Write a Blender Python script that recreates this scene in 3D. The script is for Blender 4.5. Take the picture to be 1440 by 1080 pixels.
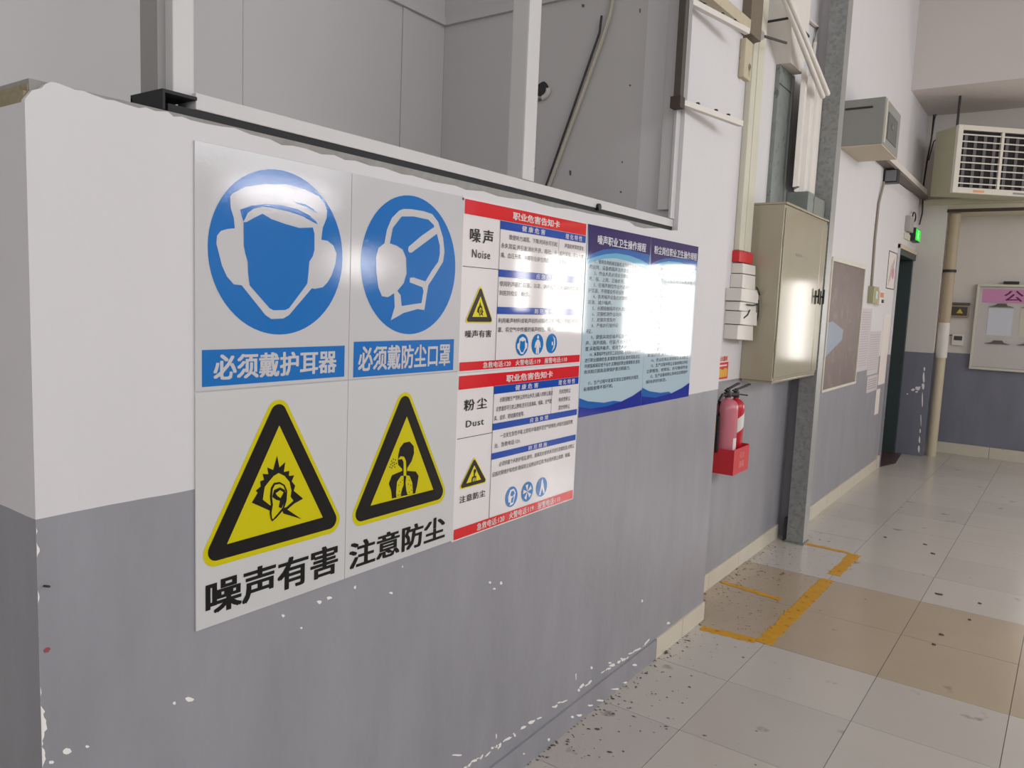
import bpy, bmesh, math, random
import numpy as np
from mathutils import Vector, Matrix
from mathutils.geometry import tessellate_polygon

random.seed(7)
for o in list(bpy.data.objects): bpy.data.objects.remove(o)
scene = bpy.context.scene
COL = scene.collection

# ------------------------------------------------------------------ camera
F_PX, PITCH, YAW, ROLL = 1083.698, 0.108204921, 0.615656500, 0.0418146062
CAM = np.array([1.376, 0.0, 1.6])
def _rot(p, y, r):
    cy, sy, cp, sp, cr, sr = math.cos(y), math.sin(y), math.cos(p), math.sin(p), math.cos(r), math.sin(r)
    Ry = np.array([[cy,0,sy],[0,1,0],[-sy,0,cy]]); Rx = np.array([[1,0,0],[0,cp,-sp],[0,sp,cp]]); Rz = np.array([[cr,-sr,0],[sr,cr,0],[0,0,1]])
    return Rz @ Rx @ Ry
M = _rot(PITCH, YAW, ROLL)
def row(i): return Vector((M[i,0], M[i,2], -M[i,1]))
right, down, fwd = row(0), row(1), row(2)
cam_d = bpy.data.cameras.new('camera'); cam = bpy.data.objects.new('camera', cam_d); COL.objects.link(cam)
cam_d.sensor_fit = 'HORIZONTAL'; cam_d.sensor_width = 36.0; cam_d.lens = 36.0*F_PX/1440.0
cam_d.clip_start = 0.02; cam_d.clip_end = 200
rm = Matrix((right, -down, -fwd)).transposed().to_4x4()
cam.matrix_world = Matrix.Translation(Vector(CAM)) @ rm
scene.camera = cam

# ------------------------------------------------------------------ light
scene.view_settings.view_transform = 'Standard'; scene.view_settings.look = 'None'
scene.view_settings.gamma = 1.0; scene.view_settings.use_curve_mapping = False
scene.view_settings.exposure = 0.0
world = bpy.data.worlds.new('sky'); scene.world = world; world.use_nodes = True
bg = world.node_tree.nodes['Background']; bg.inputs[0].default_value = (0.86, 0.93, 1.0, 1); bg.inputs[1].default_value = 0.6
END_L = 13.0
def area(name, loc, direction, sx, sy, power, color=(1,1,1)):
    d = bpy.data.lights.new(name, 'AREA'); d.shape = 'RECTANGLE'; d.size = sx; d.size_y = sy; d.energy = power; d.color = color
    o = bpy.data.objects.new(name, d); COL.objects.link(o); o.location = loc
    o.rotation_euler = Vector(direction).to_track_quat('-Z', 'Y').to_euler()
    return o
# daylight entering by the clerestory strip of the window wall and by the glazed end of the hall
area('clerestory_daylight', (6.45, 1.6, 3.75), (-1, 0, -0.12), 11.0, 1.5, 235, (0.95, 0.97, 1.0))
# openings of the end wall: x from, x to, sill, head
END_WINDOWS = [(1.49,1.64,.95,2.0),(2.92,4.03,.88,2.2),(4.67,5.47,1.12,2.35),(5.74,6.05,1.4,2.4)]; WZ0, WZ1 = .88, 2.4
for xa, xb, za, zb_ in END_WINDOWS: area('end_window_daylight', ((xa+xb)/2, 10.46, (za+zb_)/2), (0,-1,0), xb-xa, zb_-za, math.pi*(xb-xa)*(zb_-za)*END_L, (1.0,.96,.9))
area('back_fill', (3.2, -4.9, 2.4), (0,1,0), 3.0, 1.8, math.pi*5.4*4.2, (.9,.95,1.0))  # added fill lamp behind the camera, lifts the faces turned towards it
area('vent_window_daylight', (6.44, 7.35, 2.0), (-1,0,0), .75, .28, math.pi*.21*15, (1,.98,.95))

# ------------------------------------------------------------------ photograph pixel -> place
def ray(px, py):
    c = np.array([(px-720)/F_PX, (py-540)/F_PX, 1.0]); w = M.T @ c
    return np.array([w[0], w[2], -w[1]])
def onX(px, py, X=0.0):
    r = ray(px, py); return CAM + r*(X-CAM[0])/r[0]
def onY(px, py, Y):
    r = ray(px, py); return CAM + r*(Y-CAM[1])/r[1]
def onZ(px, py, Z=0.0):
    r = ray(px, py); return CAM + r*(Z-CAM[2])/r[2]
def crop(ox, oy, s):
    return lambda x, y: (ox+s*x, oy+s*y)
c1 = crop(260,190,.27778); c2 = crop(260,470,.27778); c3 = crop(260,680,.27778)
S5 = 220/1440
c4 = crop(620,260,S5); c5 = crop(620,390,S5); c6 = crop(620,510,S5); c7 = crop(620,620,S5); c8 = crop(790,290,S5); c9 = crop(790,440,S5)

# ------------------------------------------------------------------ materials
def lin(c):
    return tuple(((v/255)/12.92 if v/255 <= 0.04045 else ((v/255+0.055)/1.055)**2.4) for v in c)
MATS = {}
def mat(name, rgb, rough=0.5, metal=0.0, vary=0.0, scale=6.0, bump=0.0, bscale=40.0, spec=0.5, emit=0.0, coat=0.0, dark=None, dth=0.62, dscale=9.0):
    if name in MATS: return MATS[name]
    m = bpy.data.materials.new(name); m.use_nodes = True; nt = m.node_tree; b = nt.nodes['Principled BSDF']
    col = lin(rgb)+(1,)
    b.inputs['Base Color'].default_value = col; b.inputs['Roughness'].default_value = rough
    b.inputs['Metallic'].default_value = metal; b.inputs['Specular IOR Level'].default_value = spec
    if coat: b.inputs['Coat Weight'].default_value = coat; b.inputs['Coat Roughness'].default_value = 0.08
    if emit:
        b.inputs['Emission Color'].default_value = col; b.inputs['Emission Strength'].default_value = emit
    geo = nt.nodes.new('ShaderNodeNewGeometry')
    out = None
    if vary:
        n = nt.nodes.new('ShaderNodeTexNoise'); n.inputs['Scale'].default_value = scale; n.inputs['Detail'].default_value = 5
        nt.links.new(geo.outputs['Position'], n.inputs['Vector'])
        mx = nt.nodes.new('ShaderNodeMix'); mx.data_type = 'RGBA'
        mx.inputs['A'].default_value = tuple(min(1, v*(1-vary)) for v in col[:3])+(1,)
        mx.inputs['B'].default_value = tuple(min(1, v*(1+vary)) for v in col[:3])+(1,)
        nt.links.new(n.outputs['Fac'], mx.inputs['Factor']); out = mx.outputs['Result']
    if dark:
        n2 = nt.nodes.new('ShaderNodeTexNoise'); n2.inputs['Scale'].default_value = dscale; n2.inputs['Detail'].default_value = 8
        nt.links.new(geo.outputs['Position'], n2.inputs['Vector'])
        rp = nt.nodes.new('ShaderNodeMapRange'); rp.inputs['From Min'].default_value = dth; rp.inputs['From Max'].default_value = dth+0.08
        nt.links.new(n2.outputs['Fac'], rp.inputs['Value'])
        m2 = nt.nodes.new('ShaderNodeMix'); m2.data_type = 'RGBA'; m2.inputs['B'].default_value = lin(dark)+(1,)
        if out: nt.links.new(out, m2.inputs['A'])
        else: m2.inputs['A'].default_value = col
        nt.links.new(rp.outputs['Result'], m2.inputs['Factor']); out = m2.outputs['Result']
    if out: nt.links.new(out, b.inputs['Base Color'])
    if bump:
        n3 = nt.nodes.new('ShaderNodeTexNoise'); n3.inputs['Scale'].default_value = bscale; n3.inputs['Detail'].default_value = 3
        nt.links.new(geo.outputs['Position'], n3.inputs['Vector'])
        bp = nt.nodes.new('ShaderNodeBump'); bp.inputs['Strength'].default_value = bump; bp.inputs['Distance'].default_value = 0.002
        nt.links.new(n3.outputs['Fac'], bp.inputs['Height']); nt.links.new(bp.outputs['Normal'], b.inputs['Normal'])
    MATS[name] = m
    return m

def wall_paint(name, white, grey, line=1.2):
    m = bpy.data.materials.new(name); m.use_nodes = True; nt = m.node_tree; b = nt.nodes['Principled BSDF']
    N = nt.nodes.new; L = nt.links.new
    geo = N('ShaderNodeNewGeometry'); sep = N('ShaderNodeSeparateXYZ'); L(geo.outputs['Position'], sep.inputs[0])
    wob = N('ShaderNodeTexNoise'); wob.inputs['Scale'].default_value = 7; L(geo.outputs['Position'], wob.inputs['Vector'])
    ma = N('ShaderNodeMath'); ma.operation = 'MULTIPLY_ADD'; ma.inputs[1].default_value = 0.004; L(wob.outputs['Fac'], ma.inputs[0]); L(sep.outputs['Z'], ma.inputs[2])
    gt = N('ShaderNodeMath'); gt.operation = 'GREATER_THAN'; gt.inputs[1].default_value = line+0.002; L(ma.outputs[0], gt.inputs[0])
    # scuffs: streaky smudges
    mp = N('ShaderNodeMapping'); mp.inputs['Scale'].default_value = (6, 6, 1.6); L(geo.outputs['Position'], mp.inputs['Vector'])
    sm = N('ShaderNodeTexNoise'); sm.inputs['Scale'].default_value = 1.0; sm.inputs['Detail'].default_value = 7; sm.inputs['Roughness'].default_value = 0.6; L(mp.outputs[0], sm.inputs['Vector'])
    rp = N('ShaderNodeMapRange'); rp.inputs['From Min'].default_value = 0.35; rp.inputs['From Max'].default_value = 0.75; rp.inputs['To Min'].default_value = 1.04; rp.inputs['To Max'].default_value = 0.86; L(sm.outputs['Fac'], rp.inputs['Value'])
    sf = N('ShaderNodeMapRange'); sf.inputs['To Min'].default_value = 1.0; sf.inputs['To Max'].default_value = 0.12; L(gt.outputs[0], sf.inputs['Value'])
    mix = N('ShaderNodeMix'); mix.data_type = 'RGBA'; mix.inputs['A'].default_value = lin(grey)+(1,); mix.inputs['B'].default_value = lin(white)+(1,)
    L(gt.outputs[0], mix.inputs['Factor'])
    mul = N('ShaderNodeMix'); mul.data_type = 'RGBA'; mul.blend_type = 'MULTIPLY'; L(sf.outputs['Result'], mul.inputs['Factor'])
    L(mix.outputs['Result'], mul.inputs['A']); L(rp.outputs['Result'], mul.inputs['B']); L(mul.outputs['Result'], b.inputs['Base Color'])
    ro = N('ShaderNodeMapRange'); ro.inputs['To Min'].default_value = 0.38; ro.inputs['To Max'].default_value = 0.7; L(gt.outputs[0], ro.inputs['Value']); L(ro.outputs['Result'], b.inputs['Roughness'])
    bn = N('ShaderNodeTexNoise'); bn.inputs['Scale'].default_value = 26; bn.inputs['Detail'].default_value = 4; L(geo.outputs['Position'], bn.inputs['Vector'])
    bp = N('ShaderNodeBump'); bp.inputs['Strength'].default_value = 0.25; bp.inputs['Distance'].default_value = 0.004; L(bn.outputs['Fac'], bp.inputs['Height']); L(bp.outputs['Normal'], b.inputs['Normal'])
    return m
PAINT = wall_paint('two_tone_wall_paint', (212,209,210), (148,147,153))
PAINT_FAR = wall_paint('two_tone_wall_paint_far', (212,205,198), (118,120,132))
WHITE = mat('white_plaster', (222,216,212), 0.75, vary=.03, bump=.2, bscale=30)
DARKR = mat('dark_rod',(50,50,50),.5)
CEIL = mat('ceiling_plaster', (206,198,194), 0.8, vary=.03, scale=2)
INNER = mat('inner_room_panel', (196,193,192), 0.45, vary=.03, scale=1.5, dark=(120,118,116), dth=.78, dscale=14)

# ------------------------------------------------------------------ builders
ORG = {}
def tag(o, label=None, cat=None, group=None, kind=None):
    if label: o['label'] = label
    if cat: o['category'] = cat
    if group: o['group'] = group
    if kind: o['kind'] = kind
    return o
def thing(name, label, cat, loc, group=None, rotz=0.0, kind=None):
    o = bpy.data.objects.new(name, None); COL.objects.link(o); o.location = loc; o.rotation_euler = (0,0,rotz); o.empty_display_size = .05
    ORG[o] = Vector((0,0,0)) if rotz else Vector(loc)
    return tag(o, label, cat, group, kind)
class MB:
    def __init__(s): s.v = []; s.f = []; s.mi = []; s.cur = 0
    def add(s, vs, fs):
        b = len(s.v); s.v += [tuple(map(float, v)) for v in vs]
        for f in fs: s.f.append([b+i for i in f]); s.mi.append(s.cur)
        return s
    def box(s, x0, x1, y0, y1, z0, z1):
        vs = [(x,y,z) for x in (x0,x1) for y in (y0,y1) for z in (z0,z1)]
        return s.add(vs, [(0,1,3,2),(4,6,7,5),(0,4,5,1),(2,3,7,6),(0,2,6,4),(1,5,7,3)])
    def hexa(s, lo, hi):
        vs = list(lo)+list(hi)
        n = len(lo)
        return s.add(vs, [list(range(n))[::-1], list(range(n,2*n))]+[(i,(i+1)%n,n+(i+1)%n,n+i) for i in range(n)])
    def tess(s, pts3):
        tr = tessellate_polygon([[Vector(p) for p in pts3]])
        return s.add(pts3, [list(t) for t in tr])
    def prism(s, pts, axis, a, b):
        """polygon pts (2D, remaining axes in order) extruded along axis from a to b"""
        def mk(p, t):
            if axis == 'x': return (t, p[0], p[1])
            if axis == 'y': return (p[0], t, p[1])
            return (p[0], p[1], t)
        n = len(pts); tr = tessellate_polygon([[Vector((p[0],p[1],0)) for p in pts]])
        vs = [mk(p,a) for p in pts]+[mk(p,b) for p in pts]
        fs = [list(t) for t in tr]+[[n+i for i in t[::-1]] for t in tr]+[(i,(i+1)%n,n+(i+1)%n,n+i) for i in range(n)]
        return s.add(vs, fs)
    def tube(s, pts, r, n=8, cap=True):
        pts = [Vector(p) for p in pts]; rs = r if isinstance(r,(list,tuple)) else [r]*len(pts)
        rings = []; up = None
        for i, p in enumerate(pts):
            d = (pts[min(i+1,len(pts)-1)]-pts[max(i-1,0)]).normalized()
            if up is None: up = Vector((0,0,1)) if abs(d.z) < .9 else Vector((1,0,0))
            a = d.cross(up).normalized(); b = d.cross(a).normalized(); up = -b if False else up
            rings.append([p+(a*math.cos(t)+b*math.sin(t))*rs[i] for t in [2*math.pi*k/n for k in range(n)]])
        vs = [v for g in rings for v in g]; fs = []
        for i in range(len(rings)-1):
            for k in range(n): fs.append((i*n+k, i*n+(k+1)%n, (i+1)*n+(k+1)%n, (i+1)*n+k))
        if cap: fs += [list(range(n))[::-1], [(len(rings)-1)*n+k for k in range(n)]]
        return s.add(vs, fs)
    def lathe(s, c, prof, n=20):
        vs = []; fs = []
        for r, z in prof:
            for k in range(n): t = 2*math.pi*k/n; vs.append((c[0]+r*math.cos(t), c[1]+r*math.sin(t), c[2]+z))
        for i in range(len(prof)-1):
            for k in range(n): fs.append((i*n+k, i*n+(k+1)%n, (i+1)*n+(k+1)%n, (i+1)*n+k))
        fs += [list(range(n))[::-1], [(len(prof)-1)*n+k for k in range(n)]]
        return s.add(vs, fs)
    def build(s, name, material, parent=None, smooth=False, bevel=0.0, label=None):
        me = bpy.data.meshes.new(name); org = ORG.get(parent, Vector((0,0,0))) if parent else Vector((0,0,0))
        me.from_pydata([tuple(Vector(v)-org) for v in s.v], [], s.f)
        for m in (material if isinstance(material, list) else [material]): me.materials.append(m)
        for p, i in zip(me.polygons, s.mi): p.material_index = i
        bm = bmesh.new(); bm.from_mesh(me)
        if bevel: bmesh.ops.remove_doubles(bm, verts=bm.verts, dist=1e-6)
        bmesh.ops.recalc_face_normals(bm, faces=bm.faces)
        if bevel: bmesh.ops.bevel(bm, geom=list(bm.edges), offset=bevel, segments=2, affect='EDGES', profile=.6, clamp_overlap=True)
        bm.to_mesh(me); bm.free()
        if smooth:
            for p in me.polygons: p.use_smooth = True
            if hasattr(me, 'set_sharp_from_angle'): me.set_sharp_from_angle(angle=math.radians(42))
        o = bpy.data.objects.new(name, me); COL.objects.link(o)
        if parent: o.parent = parent; ORG[o] = org
        if label: o['label'] = label
        return o
def single(name, mb, material, label, cat, smooth=False, bevel=0.0, group=None, kind=None):
    """a thing that is one mesh: its origin is put at its base"""
    vs = np.array(mb.v); base = Vector(((vs[:,0].min()+vs[:,0].max())/2, (vs[:,1].min()+vs[:,1].max())/2, vs[:,2].min()))
    mb.v = [tuple(Vector(v)-base) for v in mb.v]
    o = mb.build(name, material, None, smooth, bevel); o.location = base; ORG[o] = base
    return tag(o, label, cat, group, kind)
def struct(name, mb, material, label=None, cat=None, parent=None, smooth=False, bevel=0.0):
    o = mb.build(name, material, parent, smooth, bevel)
    if not parent: o['kind'] = 'structure'
    if label: o['label'] = label
    if cat and not parent: o['category'] = cat
    return o
def poly_mesh(mb, yz, x):
    """flat print on a plane facing +x"""
    n = len(yz); tr = tessellate_polygon([[Vector((p[0],p[1],0)) for p in yz]])
    for t in tr:
        a, b, c = [Vector((yz[i][0], yz[i][1], 0)) for i in t]
        if (b-a).cross(c-a).z < 0: t = t[::-1]
        mb.add([(x, yz[i][0], yz[i][1]) for i in t], [(0,1,2)])
    return mb

# ------------------------------------------------------------------ lettering
_font_cache = {}
def glyphs(s, bold=0.0, spacing=1.0, res=2):
    k = (s, bold, spacing, res)
    if k in _font_cache: return _font_cache[k]
    cu = bpy.data.curves.new('lettering', 'FONT'); cu.body = s; cu.size = 1; cu.space_character = spacing
    cu.resolution_u = res; cu.dimensions = '2D'; cu.fill_mode = 'FRONT'
    o = bpy.data.objects.new('lettering', cu); COL.objects.link(o)
    dg = bpy.context.evaluated_depsgraph_get(); ev = o.evaluated_get(dg); me = bpy.data.meshes.new_from_object(ev)
    V = np.array([v.co[:2] for v in me.vertices]) if len(me.vertices) else np.zeros((0,2)); Fc = [list(p.vertices) for p in me.polygons]
    bpy.data.objects.remove(o); bpy.data.meshes.remove(me); bpy.data.curves.remove(cu)
    if bold and len(V):      # heavier strokes: the outline repeated with small shifts
        d = bold; sh = [(-d,-d*.6),(d,-d*.6),(-d,d*.6),(d,d*.6)]; n = len(V); F0 = Fc
        V = np.concatenate([V+np.array(q) for q in sh]); Fc = [[i+n*k for i in f] for k in range(len(sh)) for f in F0]; LIFT = np.repeat(np.arange(len(sh))*1.2e-4, n)
    else: LIFT = np.zeros(len(V))
    _font_cache[k] = (V, Fc, LIFT)
    return V, Fc, LIFT
def put_text(mb, s, x, y0, y1, z0, z1, bold=0.0, spacing=1.0, res=2, facing='x'):
    """the string s fitted into the rectangle y0..y1, z0..z1 on the plane x"""
    V, Fc, LF = glyphs(s, bold, spacing, res)
    if not len(V): return mb
    lo, hi = V.min(0), V.max(0); sc = ((y1-y0)/(hi[0]-lo[0]), (z1-z0)/max(hi[1]-lo[1], 1e-6))
    P = (V-lo)*sc+np.array([y0, z0])
    if facing == 'x': vs = [(x+e_, p[0], p[1]) for p, e_ in zip(P, LF)]
    else: vs = [(p[0], x-e_, p[1]) for p, e_ in zip(P, LF)]
    return mb.add(vs, Fc)
def text_line(mb, s, x, y0, zc, h, w=None, bold=0.0):
    """a text line of em height h with its middle at zc, starting at y0; w squeezes it to that width"""
    V, Fc, LF = glyphs(s, bold, 1.0, 1)
    lo, hi = V.min(0), V.max(0); sx = h if w is None else w/(hi[0]-lo[0])
    P = np.stack([(V[:,0]-lo[0])*sx+y0, (V[:,1]-.36)*h+zc], 1)
    return mb.add([(x, p[0], p[1]) for p in P], Fc)

# ================================================================== THE SETTING
X_REC, X_PAS, Y_END, Y_PIER, Y_ALC = -0.144, -0.085, 3.735, 9.95, 10.45
HZ = 5.0
# floor -----------------------------------------------------------
TILE_W = mat('cream_floor_tile', (193,187,179), 0.22, vary=.05, scale=3, dark=(150,140,128), dth=.66, dscale=5)
TILE_W2 = mat('grey_floor_tile', (188,181,174), 0.24, vary=.05, scale=3, dark=(140,132,122), dth=.64, dscale=6)
TILE_B = mat('tan_floor_tile', (176,160,138), 0.24, vary=.06, scale=3, dark=(130,112,92), dth=.68, dscale=5)
GROUT = mat('dark_grout', (96,86,78), 0.9)
fl = MB().box(-1.6, 6.5, -5.0, 12.0, -0.12, -0.005)
floor = struct('floor', fl, TILE_W, 'pale glossy tiled floor of the passage', 'floor')
MB().box(-0.15, 3.3, .171, 10.449, -0.0049, -0.003).build('grout_bed', GROUT, floor)
xs = [-0.15+.5*k for k in range(8)]
ys = [.17,.67,1.17,1.67,2.17,2.67,3.17,3.652,4.232,4.815,5.33,5.85,6.37,6.89,7.41,7.93,8.45,8.97,9.49,10.0,10.5]
SH = 0.016
def gx(x, y): return x+SH*(y-3.6) if x > 0 else x
for j in range(len(ys)-1):
    for i in range(len(xs)-1):
        y0, y1 = ys[j]+.0012, ys[j+1]-.0012; lim = 0.0 if ys[j+1] < 3.8 else (X_REC if ys[j] < 5.4 else X_PAS)
        q = [(max(gx(xs[i],y0), lim)+.0012, y0), (gx(xs[i+1],y0)-.0012, y0), (gx(xs[i+1],y1)-.0012, y1), (max(gx(xs[i],y1), lim)+.0012, y1)]
        if q[1][0]-q[0][0] < .02: continue
        m = TILE_B if j in (7,8) else (TILE_W2 if (i*3+j*5) % 4 == 0 else TILE_W)
        dz = random.uniform(-.0004, .0004)
        MB().prism(q, 'z', -.004, dz).build('floor_tile', m, floor)

# near half-height partition with its pillar -----------------------
top_px = [(33,129),(45,127),(58,124),(64,118),(72,115),(82,117),(92,121),(105,126),(118,128),(130,133),(150,140),(160,141),(175,146),(195,152),(205,151),(218,156),(236,157),(244,164),(256,164),(268,169),(290,174),(312,182),(330,184),(352,193),(380,200),(396,208),(412,209),(430,213),(452,221),(470,222),(485,229),(500,230),(520,237),(540,240),(565,249),(580,251),(610,260),(640,265),(655,271),(680,273),(700,280),(718,283),(740,285),(760,291),(780,296),(800,298),(830,305),(850,308),(885,312),(893,318),(905,321),(930,321),(942,324),(957,325)]
top_px = [(a, b-(4 if 300 < a < 880 else 0)) for a,b in top_px]
tp = [(p[1], p[2]) for p in (onX(a,b,0) for a,b in top_px)]
Y0 = 0.573
outline = [(Y0,-.12),(Y_END,-.12),(Y_END,HZ),(3.12,HZ),(3.12,1.925)] + [q for q in tp[::-1] if Y0+.005 < q[0] < 3.1] + [(Y0,1.885)]
wall = struct('wall_left', MB().prism(outline, 'x', -0.012, 0.0), PAINT, 'white over grey half-height partition with a tall pillar, covered in safety signs', 'wall')
core = MB().box(-0.2, -0.0121, Y0+.012, 3.12, -.12, 1.922)
MB().box(-0.2, -0.0121, 3.12, Y_END, -.12, HZ).build('pillar_core', PAINT, wall)
core.build('masonry_core', mat('mortar', (150,148,144), .95, vary=.25, scale=30, bump=.8, bscale=60), wall)
MB().box(-0.2, -0.012, Y0, Y0+.012, -.12, 1.882).build('end_plaster', PAINT, wall)
# crumbled brick at the top corner
br = MB()
for k in range(16):
    y = Y0+.004+.006*k; h = 1.892+random.uniform(0,.026)
    br.box(-.19+random.uniform(0,.05), -.014, y, y+.0065, 1.87, h)
br.build('crumbled_brick', mat('exposed_brick', (150,140,112), .95, vary=.3, scale=60, bump=1, bscale=90), wall)
# flaked paint
CHIP = mat('bare_plaster_chip', (236,234,228), .85)
ch = MB()
def chip(px, py, w, h, X=.0006, on='x', ang=0.0):
    n = random.randint(6,9); pts = []
    for k in range(n):
        t = 2*math.pi*k/n; r = random.uniform(.6,1.15); a, b = w/2*r*math.cos(t), h/2*r*math.sin(t)
        pts.append((px+a*math.cos(ang)-b*math.sin(ang), py+a*math.sin(ang)+b*math.cos(ang)))
    if X > .005 and onX(px,py,X)[2] > .088: X = .0006
    P = [onX(a,b,X) for a,b in pts]
    poly_mesh(ch, [(p[1],p[2]) for p in P], X)
for a in [(266,983,14,8),(245,989,5,6),(93,1057,14,11),(72,1072,10,5),(123,1050,7,4),(463,841,9,5),(449,847,7,6),(398,866,5,5),(424,883,4,3),(499,826,4,7),(550,834,7,4),(566,797,2,5),(689,819,4,4),(705,820,4,5),(903,845,3,7),(695,828,4,3)]: chip(*a)
sl = math.atan2(-205,245)
x = 655
while x < 925:   # the torn edge of the painted skirting
    y = 1078-(x-655)*(1078-892)/(925-655)
    w = random.uniform(4,20)*random.uniform(.5,1.1); chip(x, y+random.uniform(-1,4), w, random.uniform(1.5,4)+w*.2*random.random(), X=.0095, ang=sl+random.uniform(-.3,.5)); x += w*random.uniform(.45,.9)+(random.uniform(6,16) if random.random()<.18 else 0)
for a in [(643,1062,16,3),(698,1035,2,10),(810,951,2,12),(832,939,4,6),(858,932,5,3),(880,960,10,3),(866,969,14,3),(845,985,12,3),(815,1006,10,4),(805,1008,5,4),(772,1040,4,5),(737,1060,3,3),(795,1000,4,3),(830,992,9,3),(893,935,7,3),(940,876,6,4)]: chip(*a, X=.0095)
for y0_, y1_, wd in [(742,752,6),(763,784,8),(812,816,4),(822,856,5),(864,868,3),(893,895,4),(938,944,4),(966,982,6),(988,1050,12),(1046,1084,9)]:   # chipped corner, one torn sliver each
    n = max(2, int((y1_-y0_)/4)); left, rgt = [], []
    for k in range(n+1):
        y = y0_+(y1_-y0_)*k/n; xx = 47.6+(y-740)*.0235; w_ = wd*(.25+.75*math.sin(math.pi*(k+.3)/(n+.6)))*random.uniform(.6,1.1)
        left.append((xx+.5,y)); rgt.append((xx+.5+w_,y))
    PP = [onX(a_,b_,.0006) for a_,b_ in left+rgt[::-1]]; poly_mesh(ch, [(max(p[1],Y0+.0004),p[2]) for p in PP], .0006)
o = ch.build('flaked_paint', CHIP, wall); o['kind'] = 'stuff'
nl = MB(); p = onX(62,824,0); nl.tube([(0,p[1],p[2]),(.02,p[1],p[2]+.004)], .002, 6); nl.build('nail', mat('rusty_nail',(60,52,48),.6), wall)
p = onX(66,914,0); poly_mesh(MB(), [(p[1]+.006*math.cos(t), p[2]+.005*math.sin(t)) for t in (0,1,2,3,4,5)], .0006).build('red_smear', mat('red_smear',(150,70,80),.6), wall)

# skirting of the near wall: painted length, then ceramic pieces
CERAM = mat('ceramic_skirting', (205,197,180), .3, vary=.06, scale=8, dark=(140,130,112), dth=.7, dscale=12)
bb = thing('baseboard_left', 'skirting along the foot of the signed partition, grey painted then bare tile', None, (0,1.5,0), kind='structure')
MB().box(0, .009, Y0, 3.155, 0, .092).build('painted_skirting', PAINT, bb)
for a, b in ((3.158,3.45),(3.453,3.735)): MB().box(0, .011, a, b, 0, .096).build('skirting_tile', CERAM, bb, bevel=.001)
bb2 = thing('baseboard_recess', 'cream ceramic skirting in the recess below the extinguisher', None, (X_REC,4.6,0), kind='structure')
for a, b in ((3.737,4.16),(4.163,4.66),(4.663,5.16),(5.163,5.48)): MB().box(X_REC, X_REC+.012, a, b, 0, .098).build('skirting_tile', CERAM, bb2, bevel=.001)
bb3 = thing('baseboard_passage', 'cream ceramic skirting running towards the far door', None, (X_PAS,7,0), kind='structure')
yy = 5.64
while yy < 8.7: MB().box(X_PAS, X_PAS+.012, yy, min(yy+.5,8.72)-.003, 0, .11).build('skirting_tile', CERAM, bb3, bevel=.001); yy += .5
MB().box(X_PAS, X_PAS+.016, 8.724, 8.84, 0, .13).build('skirting_tile', CERAM, bb3, bevel=.001)

# recess and passage walls
struct('wall_recess', MB().box(-.3, X_REC, Y_END-.01, 5.6, -.12, HZ), PAINT, 'recessed white over grey wall behind the grey cabinet', 'wall')
pas = MB().box(-.3, X_PAS, 5.56, 8.86, -.12, HZ).box(-.3, X_PAS, 8.86, Y_PIER, 2.3, HZ)
struct('wall_passage', pas, PAINT, 'white over grey passage wall leading to the green door', 'wall')
# far end
end = MB().box(-.3, .2, Y_PIER, Y_ALC, -.12, 2.9).box(-.3, 6.5, Y_PIER, Y_ALC+.2, 2.9, HZ)
wend = struct('wall_end', end, PAINT_FAR, 'end pier and high wall beside the drain pipe', 'wall')
wr = MB().box(.2, 6.5, Y_ALC, Y_ALC+.2, -.12, WZ0).box(.2, 6.5, Y_ALC, Y_ALC+.2, WZ1, 2.78)
edges = [.2]+[v for w in END_WINDOWS for v in w[:2]]+[6.5]
for xa, xb in zip(edges[::2], edges[1::2]): wr.box(xa, xb, Y_ALC, Y_ALC+.2, WZ0, WZ1)
for xa, xb, za, zb_ in END_WINDOWS: wr.box(xa, xb, Y_ALC, Y_ALC+.2, WZ0, za).box(xa, xb, Y_ALC, Y_ALC+.2, zb_, WZ1)
struct('wall_alcove', wr, PAINT_FAR, 'alcove wall that carries the pink-topped notice board', 'wall')
cp = MB()
for a in [(1299,531,4,16),(1300,519,3,6),(1298,543,4,12),(1291,546,9,7),(1284,548,6,4),(1289,551,5,3),(1276,554,3,2),(1297,563,2,26),(1295,590,1.6,20),(1294,606,2,8),(1293,619,3,12),(1292,631,3,12)]:
    n = 8; P = [onY(a[0]+a[2]/2*random.uniform(.6,1.1)*math.cos(k*.785), a[1]+a[3]/2*random.uniform(.6,1.1)*math.sin(k*.785), Y_PIER-.0008) for k in range(n)]
    cp.tess([tuple(p) for p in P])
o = cp.build('flaked_paint', CHIP, wend); o['kind'] = 'stuff'
bb4 = thing('baseboard_alcove', 'cream skirting at the foot of the alcove wall', None, (.8,Y_ALC,0), kind='structure')
for k in range(5): MB().box(.22+.6*k, .816+.6*k, Y_ALC-.012, Y_ALC, 0, .13).build('skirting_tile', CERAM, bb4, bevel=.001)
can = MB().box(.2, 6.5, Y_PIER, Y_ALC, 2.78, 2.9).box(-.06, 6.5, Y_PIER-.05, Y_PIER, 2.86, 2.92)
struct('trim_canopy', can, mat('canopy_concrete', (205,198,176), .7, vary=.05), 'cream concrete ledge below the air cooler', 'ledge')
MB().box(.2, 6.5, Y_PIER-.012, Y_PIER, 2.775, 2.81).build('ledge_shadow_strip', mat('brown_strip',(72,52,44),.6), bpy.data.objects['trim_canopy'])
struct('ceiling_beam', MB().box(-.3, 6.5, 8.76, Y_PIER, 3.85, HZ), CEIL, 'deep plastered ceiling beam across the passage', 'beam')
struct('ceiling', MB().box(-1.6, 6.7, -5, 10.7, HZ, HZ+.15), CEIL, 'pale plaster ceiling', 'ceiling')
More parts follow.
